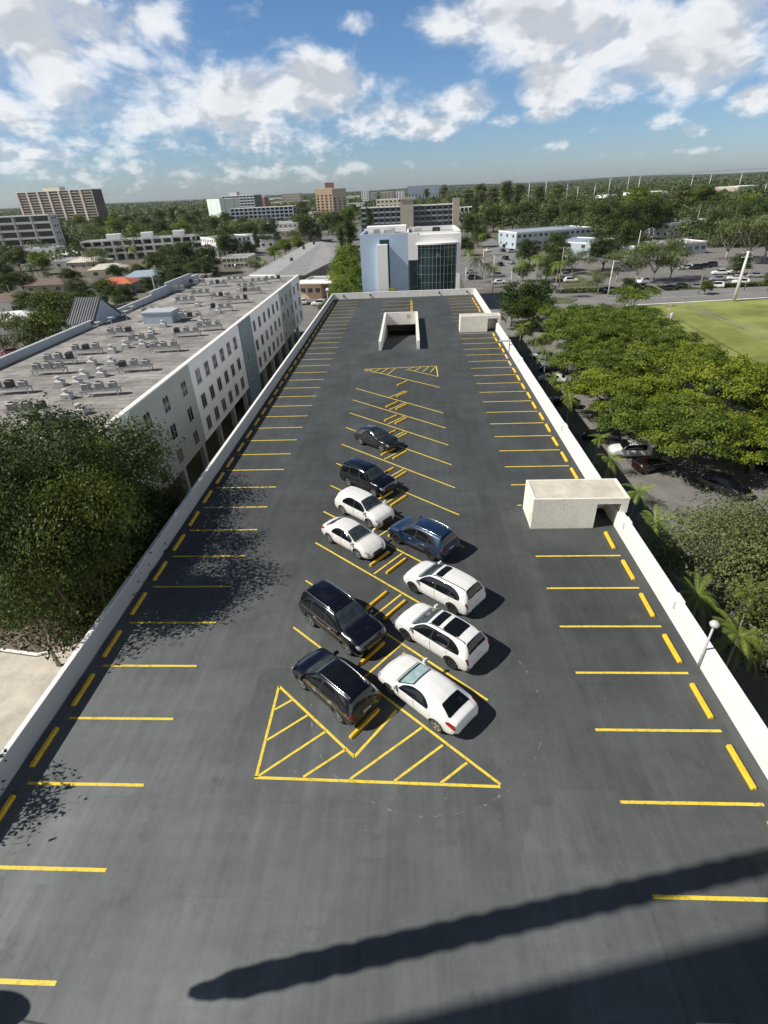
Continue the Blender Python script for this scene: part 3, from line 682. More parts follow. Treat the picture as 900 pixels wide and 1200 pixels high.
make_car(SEDAN, 4.40, 1.80, 1.36, 2.54, 'paint_white', 'white fastback sedan with pale windshield sunshade, nearest of the right column', 'sedan', front_glass='car_shade', windows=[(3.5,5.9)], wr=.345, **put(.52, 14.50, 137.5))
# ---------------------------------------------------------------- apartment building beside the garage
bx0, bx1, by0, by1, bzr, bzb = -46.2, -24.0, 35.2, 121.5, 3.3, -5.75
apt = empty('apartment_building', ((bx0+bx1)/2, (by0+by1)/2, GZ), label='long three storey white and gray apartment building on stilts left of the garage', cat='building')
# facade panels on the +X side, by colour, boundaries measured along Y
bounds = [(35.2, 41.1, 'white_wall'), (41.1, 55.0, 'gray_wall'), (55.0, 74.2, 'white_wall'), (74.2, 80.3, 'blue_wall'), (80.3, 100.6, 'white_wall'), (100.6, 112.5, 'gray_wall'), (112.5, 121.5, 'white_wall')]
for i, (a, b, m) in enumerate(bounds):
    w = MB(); w.box((bx1-.4, a+.002, bzb if m != 'blue_wall' else GZ), (bx1 + (.0 if m != 'blue_wall' else .12), b-.002, bzr)); child(w, 'wall_panel', m, apt)
w = MB(); w.box((bx0, by0, bzb), (bx1-.403, by1, bzr-.35)); child(w, 'body', 'white_wall', apt)
w = MB(); w.box((bx0+.4, by0+.02, bzr-.35), (bx1-.42, by1-.3, bzr-.12)); child(w, 'roof', 'roof_gravel', apt)
w = MB(); w.box((bx1-.42, by0, bzr), (bx1+.08, by1, bzr+.14)); w.box((bx0, by1-.3, bzr-.119), (bx1-.42, by1, bzr+.14)); w.box((bx0, by0, bzr-.119), (bx1-.42, by0+.2, bzr+.14)); child(w, 'roof_edge', 'cap', apt)
M['roof_parapet'] = mat('roof_parapet', (.42, .46, .50), .8, .08, .6)
for (a, b, h) in ((35.2, 54, 4.1), (54, 97, 3.95), (97, 104, 4.5), (104, 117, 4.95), (117, 121.2, 4.3)):
    w = MB(); w.box((bx0-.02, a+.002, bzr-.5), (bx0+.35, b-.002, h)); w.box((bx0-.06, a+.002, h), (bx0+.4, b-.002, h+.12)); child(w, 'roof_parapet', 'roof_parapet', apt)
# stilts and dark undercroft
for y in np.arange(36.0, 121, 6.1):
    for x in (bx1-.75, bx1-6):
        w = MB(); w.box((x, y, GZ), (x+.55, y+.6, bzb-.003)); child(w, 'pillar', 'gray_wall', apt)
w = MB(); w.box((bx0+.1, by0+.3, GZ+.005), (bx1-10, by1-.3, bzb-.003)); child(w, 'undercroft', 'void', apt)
# windows (facade rows)
def winmesh(wd, ht):
    f = MB(); t = .07
    f.box((-.02, -wd/2-t, -ht/2-t), (.05, wd/2+t, -ht/2)); f.box((-.02, -wd/2-t, ht/2), (.05, wd/2+t, ht/2+t)); f.box((-.02, -wd/2-t, -ht/2), (.05, -wd/2, ht/2)); f.box((-.02, wd/2, -ht/2), (.05, wd/2+t, ht/2)); f.box((-.02, -.03, -ht/2), (.04, .03, ht/2))
    f.box((-.02, -wd/2-t-.05, -ht/2-t-.06), (.10, wd/2+t+.05, -ht/2-t-.002))
    p = MB(); p.box((-.02, -wd/2, -ht/2), (.012, wd/2, ht/2))
    return f.mesh('window', 'metal_white'), p.mesh('pane', 'glass_win')
WF, WP = winmesh(1.25, 1.45)
WF2, WP2 = winmesh(.75, 1.3)
def window(parent, x, y, z, rz=0, me=(None, None), sc=1):
    inv = Vector(parent.location); ca, sa = math.cos(-parent.rotation_euler.z), math.sin(-parent.rotation_euler.z)
    d = Vector((x, y, z)) - inv
    o = link('window', me[0] or WF, parent, (d.x*ca - d.y*sa, d.x*sa + d.y*ca, d.z), rz=rz - parent.rotation_euler.z, sc=sc); link('pane', me[1] or WP, o); return o
rows = (1.35, -1.5, -4.2)
for z in rows:
    for y in (37.0, 40.0): window(apt, bx1, y, z)
    for y in (43.6, 47.9, 52.6): window(apt, bx1, y, z)
    for y in np.linspace(57.0, 71.6, 6): window(apt, bx1, y, z)
    window(apt, bx1+.12, 76.0, z, me=(WF2, WP2))
    for y in np.linspace(82.0, 98.3, 6): window(apt, bx1, y, z)
    for y in (102.5, 106.3, 110.5): window(apt, bx1, y, z)
    for y in (114.5, 119): window(apt, bx1, y, z)
    for x in (-26.5, -31, -36, -41): window(apt, x, by0, z, rz=-math.pi/2)
# gable stair tower left of roof
gx1 = -45.6
g_a = AX(110, 378, gx1); g_p = AX(118, 349, gx1); g_b = AX(141, 366, gx1)
xl = g_a[0] and G(82, 378, g_a[1])[0]
tw_ = empty('stair_tower', ((gx1+xl)/2, (g_a[0]+g_b[0])/2, GZ), label='pale blue stair tower with dark standing seam gable roof left of the flat roof', cat='building')
w = MB(); y0, y1, yp = g_a[0]+.25, g_b[0]-.2, g_p[0]
ze = g_a[1]
for x0, x1 in ((xl+.3, gx1-.05),):
    vs = [(x, y, z) for x in (x0, x1) for y, z in ((y0, GZ), (y1, GZ), (y1, g_b[1]-.15), (yp, g_p[1]-.15), (y0, ze-.15))]
    w.add(vs, [(0,1,2,3,4)[::-1], (5,6,7,8,9), (0,1,6,5), (1,2,7,6), (2,3,8,7), (3,4,9,8), (4,0,5,9)])
M['tower_blue'] = mat('tower_blue', (.36, .43, .50), .8, .05, .5)
M['seam_metal'] = mat('seam_metal', (.11, .12, .13), .45, .15, 1, metal=.3)
child(w, 'wall', 'tower_blue', tw_)
for nm, (ya, za, yb, zb) in (('roof_slope', (g_a[0]-.3, ze-.2, yp, g_p[1])), ('roof_slope', (g_b[0]+.3, g_b[1]-.2, yp, g_p[1]))):
    w = MB(); w.add([(xl, ya, za), (gx1, ya, za), (gx1, yb, zb), (xl, yb, zb), (xl, ya, za+.15), (gx1, ya, za+.15), (gx1, yb, zb+.15), (xl, yb, zb+.15)], [(0,3,2,1),(4,5,6,7),(0,1,5,4),(1,2,6,5),(2,3,7,6),(3,0,4,7)])
    k = 11
    for i in range(k):
        x = xl + .1 + (gx1-xl-.2)*i/(k-1); w.add([(x-.03, ya, za+.151), (x+.03, ya, za+.151), (x+.03, yb, zb+.151), (x-.03, yb, zb+.151), (x-.03, ya, za+.25), (x+.03, ya, za+.25), (x+.03, yb, zb+.25), (x-.03, yb, zb+.25)], [(4,5,6,7),(0,1,5,4),(1,2,6,5),(3,0,4,7)])
    child(w, nm, 'seam_metal', tw_)
# roof top blue-white box
x0, yb = G(169, 380, 3.2); x1, _ = G(192, 385, 3.2)
o = empty('roof_hatch', ((x0+x1)/2, yb+1.6, bzr-.12), label='small pale blue boxy hatch house on the gravel roof', cat='roof hatch')
w = MB(); w.box((x0, yb, bzr-.12), (x1, yb+3.2, bzr+1.35)); child(w, 'wall', 'tower_blue', o)
w = MB(); w.box((x0-.12, yb-.12, bzr+1.352), (x1+.12, yb+3.32, bzr+1.5)); child(w, 'lid', 'roof_parapet', o)
# condenser units
def cond_mesh(dark):
    a = MB(); a.bbox((-.42, -.42, 0), (.42, .42, .85), .05)
    for i in range(7):
        z = .10 + i*.10
        a.box((-.435, -.36, z), (-.422, .36, z+.03), 1); a.box((.422, -.36, z), (.435, .36, z+.03), 1); a.box((-.36, -.435, z), (.36, -.422, z+.03), 1)
    b = MB(); b.lathe([(.33, .852), (.33, .88), (.30, .88), (.29, .856)], n=16)
    for k in range(4): 
        q = MB(); q.box((-.30, -.012, .87), (.30, .012, .885)); q.xf(Matrix.Rotation(k*math.pi/4, 4, 'Z')); b.add(q.v, q.f)
    return a.mesh('casing', ['metal_dark' if dark else 'metal_white', 'trim']), b.mesh('fan_guard', 'trim')
CW, CD = cond_mesh(False), cond_mesh(True)
rk = MB()
for x in (-1.6, 1.6):
    for y in (-.4, .4): rk.box((x-.04, y-.04, 0), (x+.04, y+.04, .55))
for y in (-.4, .4): rk.box((-1.75, y-.05, .5), (1.75, y+.05, .6))
for x in (-1.2, 0, 1.2): rk.box((x-.5, -.35, .5), (x-.42, .35, .6)); rk.box((x+.42, -.35, .5), (x+.5, .35, .6))
RKM = rk.mesh('steel_frame', 'metal')
ZR = bzr - .12
def cfull(x, y): return (x/2.5, 320 + y/2.5)
cl = [(40,335),(150,278),(258,220),(355,168),(300,340),(400,270),(485,213),(550,168),(155,432),(495,100),(545,72),(600,120),(650,94),(700,70),(590,50),(740,44),(640,22),(760,14),(690,8),(800,8),(560,122),(450,106),(650,60),(500,40),(560,20),(720,30),(620,150),(420,190),(180,250),(90,400)]
cl = sorted([G(*cfull(x, y+18), ZR) for x, y in cl], key=lambda p: p[1])
ncond = 0
_k = []
for p in cl:
    if all(abs(p[0]-q[0]) > 4.0 or abs(p[1]-q[1]) > 1.6 for q in _k): _k.append(p)
cl = _k
for i, (x, y) in enumerate(cl):
    x = max(min(x, bx1-3), bx0+3); a = random.uniform(-.05, .05) + .12
    link('unit_rack', RKM, None, (x, y, ZR), 'low steel rack under condenser units on the gravel roof, %s from the near end' % ordn(i), 'steel rack', 'condenser racks on the apartment roof', rz=a)
    for j, dx in enumerate((-1.2, 0, 1.2)):
        dark = (i + j*2) % 5 == 0
        cs = CD if dark else CW
        o = empty('condenser_unit', (x+dx*math.cos(a), y+dx*math.sin(a), ZR+.602), a+random.uniform(-.06,.06), '%s condenser unit, %s on the %s rack from the near roof end' % ('dark' if dark else 'white', ('left', 'middle', 'right')[j], ordn(i)), 'air conditioner', 'condenser units on the apartment roof')
        o.scale = (.74, .74, random.uniform(.66, .84)); link('casing', cs[0], o); link('fan_guard', cs[1], o)
sv = MB(); sv.bbox((-.4, -.4, 0), (.4, .4, .55), .08); sv.lathe([(.16, .55), (.16, .8), (.3, .82), (.3, .92), (.05, 1.0)], n=12)
SVM = sv.mesh('hood', 'metal_white'); 
sb_ = MB(); sb_.box((-.55, -.55, -.02), (.55, .55, .08)); SBM = sb_.mesh('curb', 'metal')
sg = sorted([G(*cfull(x, y+8), ZR) for x, y in [(178,322),(230,322),(272,262),(330,262),(370,212),(420,210),(445,172),(545,120),(625,68),(660,65),(590,140),(300,295),(250,300),(200,360),(330,225),(480,150),(510,110),(700,46),(580,90),(640,110),(240,405),(110,345),(560,62)]], key=lambda p: p[1])
sg = [p for p in sg if all(abs(p[0]-q[0]) > 2.7 or abs(p[1]-q[1]) > 1.3 for q in cl)]
for i, (x, y) in enumerate(sg):
    o = empty('roof_vent', (x, y, ZR), .1, 'small mushroom vent on the gravel roof, %s from the near end' % ordn(i), 'roof vent', 'vents on the apartment roof'); link('hood', SVM, o); link('curb', SBM, o)
# antenna frames near the gable
for i, (px, py) in enumerate(((118, 392), (133, 386), (150, 378), (157, 372))):
    x, y = G(px, py, ZR); w = MB(); w.tube([(x, y, ZR), (x, y, ZR+1.7)], .04, 6); w.tube([(x-.7, y, ZR+1.0), (x+.7, y+.2, ZR+1.5)], .03, 6); w.lathe([(.05, .0), (.4, .12), (.42, .15)], (x+.1, y-.1, ZR+1.5), 14)
    w.build('dish_antenna', 'metal_white', label='small white dish antenna beside the gable stair tower, %s from the left' % ordn(i), cat='antenna', group='antennas by the gable tower')
# ---------------------------------------------------------------- generic blocks
def block(name, label, p0, p1, depth, ztop, floors, bays, wallm='white_wall', roofm='roof_gray', style='window', cat='building', zb=GZ, win=(1.4, 1.2), capw=.25, side_bays=3, cols=None):
    """p0->p1: visible front facade on the ground (left to right); depth goes away to the left of that direction"""
    d = Vector((p1[0]-p0[0], p1[1]-p0[1], 0)); Lg = d.length; a = math.atan2(d.y, d.x)
    o = empty(name, (p0[0], p0[1], zb), a, label, cat); H = ztop - zb; fh = H / floors
    if style == 'balcony':
        w = MB(); w.box((0, 1.6, 0), (Lg, depth, H-.3)); w.build('body', cols[0] if cols else wallm, o)
        bw = Lg / bays
        for b in range(bays):
            w = MB(); w.box((b*bw-PIER, -.1-PIER*.4, 0), (b*bw+PIER, 1.62, H)); w.build('pier', wallm, o)
            for f in range(floors):
                if bays*floors > 100 and False: continue
                w = MB(); w.box((b*bw+.36, 0, f*fh+fh-.25), ((b+1)*bw-.36, 1.598, f*fh+fh-.02)); w.box((b*bw+.36, -.12, f*fh+fh-.25), ((b+1)*bw-.36, -.002, f*fh+fh+(.85 if f < floors-1 else .1)))
                if bays*floors <= 100: w.build('balcony', wallm if not cols else cols[1], o)
                else: w.build('balcony', wallm, o)
        w = MB(); w.box((Lg-.35, -.1, 0), (Lg+.35, 1.62, H)); w.build('pier', wallm, o)
        w = MB(); 
        for b in range(bays):
            for f in range(floors): w.box((b*bw+.9, 1.55, f*fh+.3), ((b+1)*bw-.9, 1.597, f*fh+fh-.5))
        g = w.build('glazing', 'glass_win', o); g['kind'] = 'stuff'
        # side windows
        for s_, x in ((1, Lg),):
            for f in range(min(floors, 8)):
                for k in range(side_bays):
                    q = link('window', WFm(*win), o, (x, 2.5+(depth-3.5)*(k+.5)/side_bays, f*fh+fh*.55)); link('pane', WPm(*win), q)
    else:
        w = MB(); w.box((0, 0, 0), (Lg, depth, H-.3)); w.build('body', wallm, o)
        n = 0
        for f in range(floors):
            for b in range(bays):
                if n >= 70: break
                q = link('window', WFm(*win), o, ((b+.5)*Lg/bays, 0, f*fh+fh*.55), rz=-math.pi/2); link('pane', WPm(*win), q); n += 1
            for sx_, rz_ in ((Lg, 0), (0, math.pi)):
                for k in range(side_bays):
                    if n >= 96: break
                    q = link('window', WFm(*win), o, (sx_, depth*(k+.5)/side_bays, f*fh+fh*.55), rz=rz_); link('pane', WPm(*win), q); n += 1
    w = MB(); w.box((.0, 0 if style != 'balcony' else 1.6, H-.298), (Lg, depth, H-.1)); w.build('roof', roofm, o)
    w = MB(); e = capw; y0 = 0 if style != 'balcony' else -.1
    w.box((-.05, y0-.05, H-.29), (Lg+.05, y0+e, H+.25)); w.box((-.05, depth-e, H-.29), (Lg+.05, depth+.05, H+.25)); w.box((-.05, y0+e, H-.29), (e, depth-e, H+.25)); w.box((Lg-e, y0+e, H-.29), (Lg+.05, depth-e, H+.25)); w.build('roof_edge', 'cap', o)
    o['_L'] = Lg; del o['_L']
    return o
_wc = {}
def WFm(a, b):
    if (a, b) not in _wc: _wc[(a, b)] = winmesh(a, b)
    return _wc[(a, b)][0]
def WPm(a, b): WFm(a, b); return _wc[(a, b)][1]
def roofbox(o, x, y, z, sx, sy, sz, name='penthouse', m='white_wall'):
    w = MB(); w.box((x, y, z), (x+sx, y+sy, z+sz)); w.box((x-.1, y-.1, z+sz), (x+sx+.1, y+sy+.1, z+sz+.15)); w.build(name, m, o)
M['tan_wall'] = mat('tan_wall', (.42, .37, .31), .85, .1, .1)
M['tower_tan'] = mat('tower_tan', (.62, .54, .44), .85, .1, .1)
M['brown_dark'] = mat('brown_dark', (.10, .085, .075), .85, .1, .1)
M['mint'] = mat('mint', (.62, .70, .66), .8, .06, .1)
M['blue_gray'] = mat('blue_gray', (.30, .35, .42), .8, .08, .1)
M['slate'] = mat('slate', (.14, .15, .165), .8, .1, .1)
M['orange_wall'] = mat('orange_wall', (.74, .52, .33), .8, .08, .2)
M['cream_wall'] = mat('cream_wall', (.72, .66, .50), .8, .06, .1)
M['brick'] = mat('brick', (.28, .13, .09), .9, .15, .3)
M['blue_panel'] = mat('blue_panel', (.46, .58, .72), .45, .05, .25, spec=.5)
M['gray_light'] = mat('gray_light', (.50, .50, .50), .85, .1, .2)
M['tile_red'] = mat('tile_red', (.52, .15, .075), .85, .2, 1)
M['tile_brown'] = mat('tile_brown', (.17, .12, .10), .9, .2, 1)
M['roof_blue'] = mat('roof_blue', (.30, .36, .44), .7, .15, .4)
M['awning_blue'] = mat('awning_blue', (.12, .22, .55), .7)
M['ltblue_wall'] = mat('ltblue_wall', (.42, .49, .53), .8, .06, .2)
# left tower with 8 balcony bays
PIER = 1.7
Y = 893.; xa = AY(12, 228, Y)[0]; xb_ = AY(111.7, 221.5, Y)[0]; zt = AY(111.7, 221.5, Y)[1]
t = block('apartment_tower', 'tall tan apartment tower with long stripes of dark balconies on the far left skyline', (xa+6, Y+6), (xb_, Y-14), 24, zt, 13, 7, 'tower_tan', 'roof_gray', 'balcony', cols=('brown_dark', 'tan_wall'), side_bays=3)
roofbox(t, 42, 6, zt-GZ, 30, 12, 5, m='cream_wall')
PIER = .35
# nearer left balcony block
Y = 325.; xr, zt = AY(50, 252, Y)
block('apartment_block', 'gray balcony block with five open storeys cut by the left picture edge', (xr-70, Y-2), (xr+1, Y+3), 10, zt, 6, 7, 'gray_light', 'roof_gray', 'balcony', cols=('gray_light', 'gray_light'), side_bays=2)
# long white three storey building
p0 = G(93, 301+3); p1 = G(232, 303)
p0 = (-176, 306); p1 = (-116, 322)
t = block('apartment_block', 'long low white three storey block with dark balconies and roof boxes', p0, p1, 16, .6, 3, 12, 'white_wall', 'roof_gray', 'balcony', cols=('gray_light', 'white_wall'), side_bays=2)
for i, (u, s_) in enumerate(((12, 7), (30, 6), (47, 6))): roofbox(t, u, 6, 9.6, s_, 6, 2.6)
block('apartment_block', 'white block with a tight grid of dark square windows beside the long white block', (-101, 301), (-86, 314), 20, 0.0, 3, 8, 'white_wall', 'roof_gray', 'window', win=(1.1, 1.3), side_bays=8)
# mint tower block
t = block('mint_tower', 'pale mint slab tower with roof antenna on the skyline', G(247, 261), G(262, 263), 22, AY(262, 233, 700)[1], 11, 2, 'mint', 'roof_gray', 'window', win=(.8, 1.0), side_bays=2)
w = MB(); H_ = AY(262, 233, 700)[1]-GZ; w.tube([(6, 8, H_), (6, 8, H_+13)], .45, 6); w.tube([(3.5, 8, H_+8), (8.5, 8, H_+8)], .2, 6); w.build('antenna', 'metal_white', t)
x0, y0 = G(265, 259); x1, y1 = G(301, 258)
t = block('apartment_block', 'gray slab block with rows of windows right of the mint tower', (x0, y0), (x1, y1), 18, AY(283, 229, 690)[1], 9, 9, 'blue_gray', 'roof_gray', 'balcony', cols=('slate', 'gray_light'))
roofbox(t, 8, 5, AY(283, 229, 690)[1]-GZ, 12, 6, 4, m='gray_light')
x0, y0 = G(273, 266); x1, y1 = G(345, 263)
block('apartment_block', 'long blue gray five storey balcony block below the gray slab', (x0, y0), (x1, y1), 16, AY(300, 243.5, (y0+y1)/2)[1], 5, 14, 'ltblue_wall', 'roof_gray', 'balcony', cols=('slate', 'blue_gray'))
x0, y0 = G(299, 250); x1, y1 = G(312, 249.5)
block('brick_tower', 'small brown brick tower behind the blue gray block', (x0, y0), (x1, y1), 16, AY(305, 231, y0)[1], 7, 4, 'brick', 'roof_gray')
# orange tower
Y = 670; x0 = AY(369, 222, Y)[0]; x1 = AY(389, 222, Y)[0]; zt = AY(388, 220.5, Y)[1]
t = block('orange_tower', 'eleven storey orange apartment tower with tan right half', (x0, Y), (x1, Y), 20, zt, 11, 4, 'orange_wall', 'roof_gray', win=(2.2, 1.6), side_bays=2)
roofbox(t, x1-x0-8, 4, zt-GZ, 9, 7, 5, m='brick')
Y = 668; x0 = x1 + .05; x1 = AY(405, 222, Y)[0]
block('apartment_tower', 'tan and brown right half of the orange tower', (x0, Y), (x1, Y+3), 18, zt-.6, 11, 3, 'tan_wall', 'roof_gray', win=(2.0, 1.6), side_bays=3)
# mid low blocks
def lowb(label, px0, px1, pyb, pyt, depth, floors, bays, wm, rm='roof_gray', name='low_building', style='window', skew=0, **k):
    x0, y0 = G(px0, pyb); x1, _ = AY(px1, pyb, y0); x1 += 0
    zt = AY((px0+px1)/2, pyt, y0)[1]
    return block(name, label, (x0, y0), (x1, y0+skew), depth, max(zt, GZ+3), floors, bays, wm, rm, style, **k)
lowb('long low white building with flat roof below the blue gray block', 305, 350, 276, 262, 30, 2, 8, 'gray_light', 'roof_gray')
lowb('low white flat roofed building with many vents left of the orange tower', 330, 368, 262, 250, 26, 2, 8, 'white_wall')
lowb('cream low rise with white roof blocks far left of the orange tower', 318, 362, 243, 236, 40, 3, 12, 'cream_wall')
lowb('gray two storey building with blue awning behind the motel', 312, 372, 287, 270, 22, 2, 10, 'tan_wall', 'roof_gravel')
x, y = G(330, 271); 
w = MB(); x0, y0 = G(343, 283); x1, _ = AY(362, 283, y0); w.box((x0, y0-3, GZ+3.2), (x1, y0-.1, GZ+3.6)); w.box((x0, y0-3, GZ+2.6), (x1, y0-2.9, GZ+3.6)); 
for xx in (x0+.2, x1-.4): w.box((xx, y0-2.9, GZ), (xx+.2, y0-2.7, GZ+3.2))
w.build('blue_awning', 'awning_blue', label='bright blue awning in front of the gray two storey building', cat='awning')
lowb('low tan building below the orange tower at street corner', 362, 398, 272, 262, 20, 2, 8, 'tan_wall', 'roof_gravel')
lowb('white low building with garage doors left of the motel roof', 262, 292, 315, 302, 14, 2, 6, 'cream_wall', 'roof_gravel')
lowb('low gray shed near the far left corner of the gravel roof', 205, 248, 333, 322, 12, 1, 4, 'gray_light', 'roof_gravel')
# motel with long gable roof
mo = empty('motel', (-40, 230, GZ), label='long low motel with wide gray gable roof behind the apartment building', cat='building')
# ridge and eaves measured on the roof
zr_, ze_ = GZ+5.6, GZ+4.2
E0 = G(357, 322, ze_); E1 = G(396, 303, ze_); R0 = G(322, 322, zr_); R1 = G(378, 283, zr_); L0_ = G(292, 322, ze_); L1_ = G(362, 284, ze_)
far = G(393, 285, ze_)
w = MB(); w.add([(*E0, ze_), (*E1, ze_), (*far, ze_), (*R1, zr_), (*R0, zr_), (*L0_, ze_), (*L1_, ze_)], [(0, 1, 3, 4), (1, 2, 3), (4, 3, 6, 5)])
child(w, 'roof', 'roof_gray', mo)
w = MB(); q = [(E0[0]-2, E0[1]+2), (E1[0]-2, E1[1]-1), (far[0]-3, far[1]-4), (L1_[0]+2, L1_[1]-2), (L0_[0]+2, L0_[1]+2)]
w.prism(q, GZ, ze_-.1); child(w, 'wall', 'tan_wall', mo)
w = MB(); dv = Vector((E1[0]-E0[0], E1[1]-E0[1], 0)); 
w.add([(*E0, ze_-.35), (*E1, ze_-.35), (*E1, ze_+.03), (*E0, ze_+.03)], [(0,1,2,3)]); w.add([(L0_[0], L0_[1], ze_-.35), (*R0, zr_-.35), (*E0, ze_-.35), (*E0, ze_+.03), (*R0, zr_+.03), (L0_[0], L0_[1], ze_+.03)], [(0,1,4,5),(1,2,3,4)]); child(w, 'fascia', 'cap', mo)
for k in range(7):
    f = (k+.5)/7; x = E0[0]-2 + dv.x*f*.97 + .04; y = E0[1]+2 + dv.y*f*.97 - .0
    o_ = link('window', WFm(1.6, 1.3), mo, (x+40, y-230, 2.2), rz=math.atan2(dv.y, dv.x)-math.pi/2); link('pane', WPm(1.6, 1.3), o_)
for i, (px, py) in enumerate(((342, 306), (356, 291), (368, 286))):
    x, y = G(px, py, zr_-.3); w = MB(); w.box((x-.5, y-.5, zr_-.6), (x+.5, y+.5, zr_+.9)); child(w, 'roof_stack', 'metal_dark', mo)
# orange wall shop
x0, y0 = G(352, 350); x1, _ = AY(382, 350, y0)
t = block('orange_shop', 'small orange walled shop at the end of the motel', (x0, y0), (x1-1, y0-1), 14, GZ+4.2, 1, 3, 'orange_wall', 'roof_gray', side_bays=2)
w = MB(); w.box((-1, -1.6, 4.3), (x1-x0+3, 6, 4.5)); w.build('canopy', 'cap', t)
w = MB(); x0, y0 = G(381, 340, GZ+3.5); w.box((x0, y0, GZ+3.3), (x0+7, y0+3, GZ+3.6)); w.tube([(x0+6.5, y0+.3, GZ), (x0+6.5, y0+.3, GZ+3.3)], .12); w.tube([(x0+.5, y0+.3, GZ), (x0+.5, y0+.3, GZ+3.3)], .12)
w.build('carport', 'cap', label='small white carport between the orange shop and the garage', cat='carport')
# ---------------------------------------------------------------- glass office building
GY = 140.
ob = empty('office_building', (0, GY, GZ), label='white and pale blue office building with large curved glass bay beyond the garage', cat='building')
xl_, xm_, xr_ = -11.9, -.35, 12.3; top = 9.0
w = MB(); w.box((xl_, GY, GZ), (-7.2, GY+.5, top+.35)); w.box((-5.0, GY, GZ), (xm_, GY+.5, top+.35)); w.box((-7.2, GY+.02, GZ), (-5.0, GY+.5, top-2.0)); w.box((-7.2, GY+.02, top-.9), (-5, GY+.5, top+.34)); w.box((xl_, GY+.5, GZ), (xl_+.5, GY+20, top+.3)); child(w, 'blue_wall', 'blue_panel', ob)
w = MB(); w.box((-7.8, GY-1.6, GZ), (-5.3, GY-.002, top-1.9)); child(w, 'stair_pylon', 'white_wall', ob)
w = MB(); w.box((-5.28, GY-.02, GZ+2), (-4.9, GY-.003, top-.9)); w.box((-7.1, GY-.02, top-1.85), (-5.29, GY-.003, top-.95)); child(w, 'tall_window', 'glass_green', ob)
w = MB(); w.box((xm_+.003, GY+1.5, GZ), (xr_, GY+22, top-.8)); w.box((xl_+.51, GY+.51, GZ), (xm_, GY+22, top-.5)); w.box((xm_+.004, GY, top-5.6), (2.0, GY+1.499, top+.2)); w.box((2.0, GY+.003, top-2.3), (xr_, GY+1.499, top-.2)); w.box((11.3, GY+.003, GZ), (xr_-.003, GY+1.499, top-2.3)); child(w, 'white_wall', 'white_wall', ob)
w = MB(); 
for (a, b) in (((xl_+.5, GY+21.6), (xr_, GY+22)), ((xr_-.4, GY+1.5), (xr_, GY+21.6)), ((xm_-.2, GY+.5), (xm_+.2, GY+21.6)), ((2.0, GY+1.2), (xr_-.4, GY+1.5))): w.box((a[0], a[1], top-.8), (b[0], b[1], top+.3))
child(w, 'roof_edge', 'cap', ob)
w = MB(); w.box((xm_+.2, GY+1.51, top-.79), (xr_-.41, GY+21.59, top-.6)); w.box((xl_+.52, GY+.52, top-.49), (xm_-.2, GY+21.59, top-.3)); child(w, 'roof', 'roof_gray', ob)
# curved bay: glass polygon bulging out
arc = [(1.9, GY+1.4)] + [(1.9 + 9.2*i/10, GY + .6 - 1.3*math.sin(math.pi*i/10)**.8) for i in range(11)] + [(11.1, GY+1.4)]
w = MB(); w.prism(arc, GZ, top-2.35); child(w, 'glass_bay', 'glass_green', ob)
w = MB()
for i in range(11):
    x = 1.9+9.2*i/10; y = GY+.6-1.3*math.sin(math.pi*i/10)**.8; w.box((x-.045, y-.12, GZ), (x+.045, y-.005, top-2.36))
for z in np.arange(GZ+1.5, top-2.4, 1.9):
    for i in range(10):
        xa_, ya_ = 1.9+9.2*i/10, GY+.6-1.3*math.sin(math.pi*i/10)**.8; xb2, yb2 = 1.9+9.2*(i+1)/10, GY+.6-1.3*math.sin(math.pi*(i+1)/10)**.8
        w.add([(xa_, ya_-.08, z), (xb2, yb2-.08, z), (xb2, yb2-.08, z+.07), (xa_, ya_-.08, z+.07)], [(0,1,2,3)])
child(w, 'mullions', 'metal', ob)
arc2 = [(1.3, GY+1.4)] + [(1.3 + 10.6*i/12, GY + .1 - 1.6*math.sin(math.pi*i/12)**.8) for i in range(13)] + [(11.9, GY+1.4)]
w = MB(); w.prism(arc2, top-2.34, top-2.0); child(w, 'bay_canopy', 'cap', ob)
w = MB(); w.box((.1, GY+.3, GZ), (1.85, GY+.6, top-5.65)); child(w, 'entrance_glazing', 'glass_green', ob)
w = MB(); w.box((-.2, GY-1.6, GZ+3.4), (3.0, GY-.3, GZ+3.6)); child(w, 'entrance_canopy', 'cap', ob)
for i, (x, y, sx_, sy_, sz_, mm_) in enumerate(((-8.8, 4, 1.6, 1.6, 1.0, 'metal'), (-6.3, 6, 2.0, 1.6, .9, 'metal_white'), (-5.6, 11, 2, 2, .9, 'metal_white'), (1.2, 6, 1.9, 2.0, .9, 'metal_white'), (5.8, 8, 1.9, 1.6, .7, 'metal_dark'), (1.6, 12, 1.5, 1.5, .8, 'metal_white'))):
    w = MB(); w.bbox((x, GY+y, top-.5), (x+sx_, GY+y+sy_, top+sz_), .08); w.box((x+.2, GY+y+.2, top+sz_), (x+sx_-.2, GY+y+sy_-.2, top+sz_+.08)); child(w, 'roof_unit', mm_, ob)
w = MB(); w.box((xl_+.6, GY+16, top-.3), (xm_-.5, GY+21.5, top+1.0)); child(w, 'roof_house', 'white_wall', ob)
# umbrellas on the terrace
for i, (px, py) in enumerate(((517, 322), (530, 320))):
    x, y = G(px, py, GZ+2.6)
    o = empty('patio_umbrella', (x, 136 + i, GZ), label='open white patio umbrella below the glass bay, %s one' % ('left', 'right')[i], cat='umbrella', group='patio umbrellas')
    w = MB(); w.tube([(0, 0, 0), (0, 0, 2.7)], .04); w.build('pole', 'metal', o)
    w = MB(); w.lathe([(1.5, 2.2), (.02, 2.85)], n=8); w.build('canopy', 'cap', o)
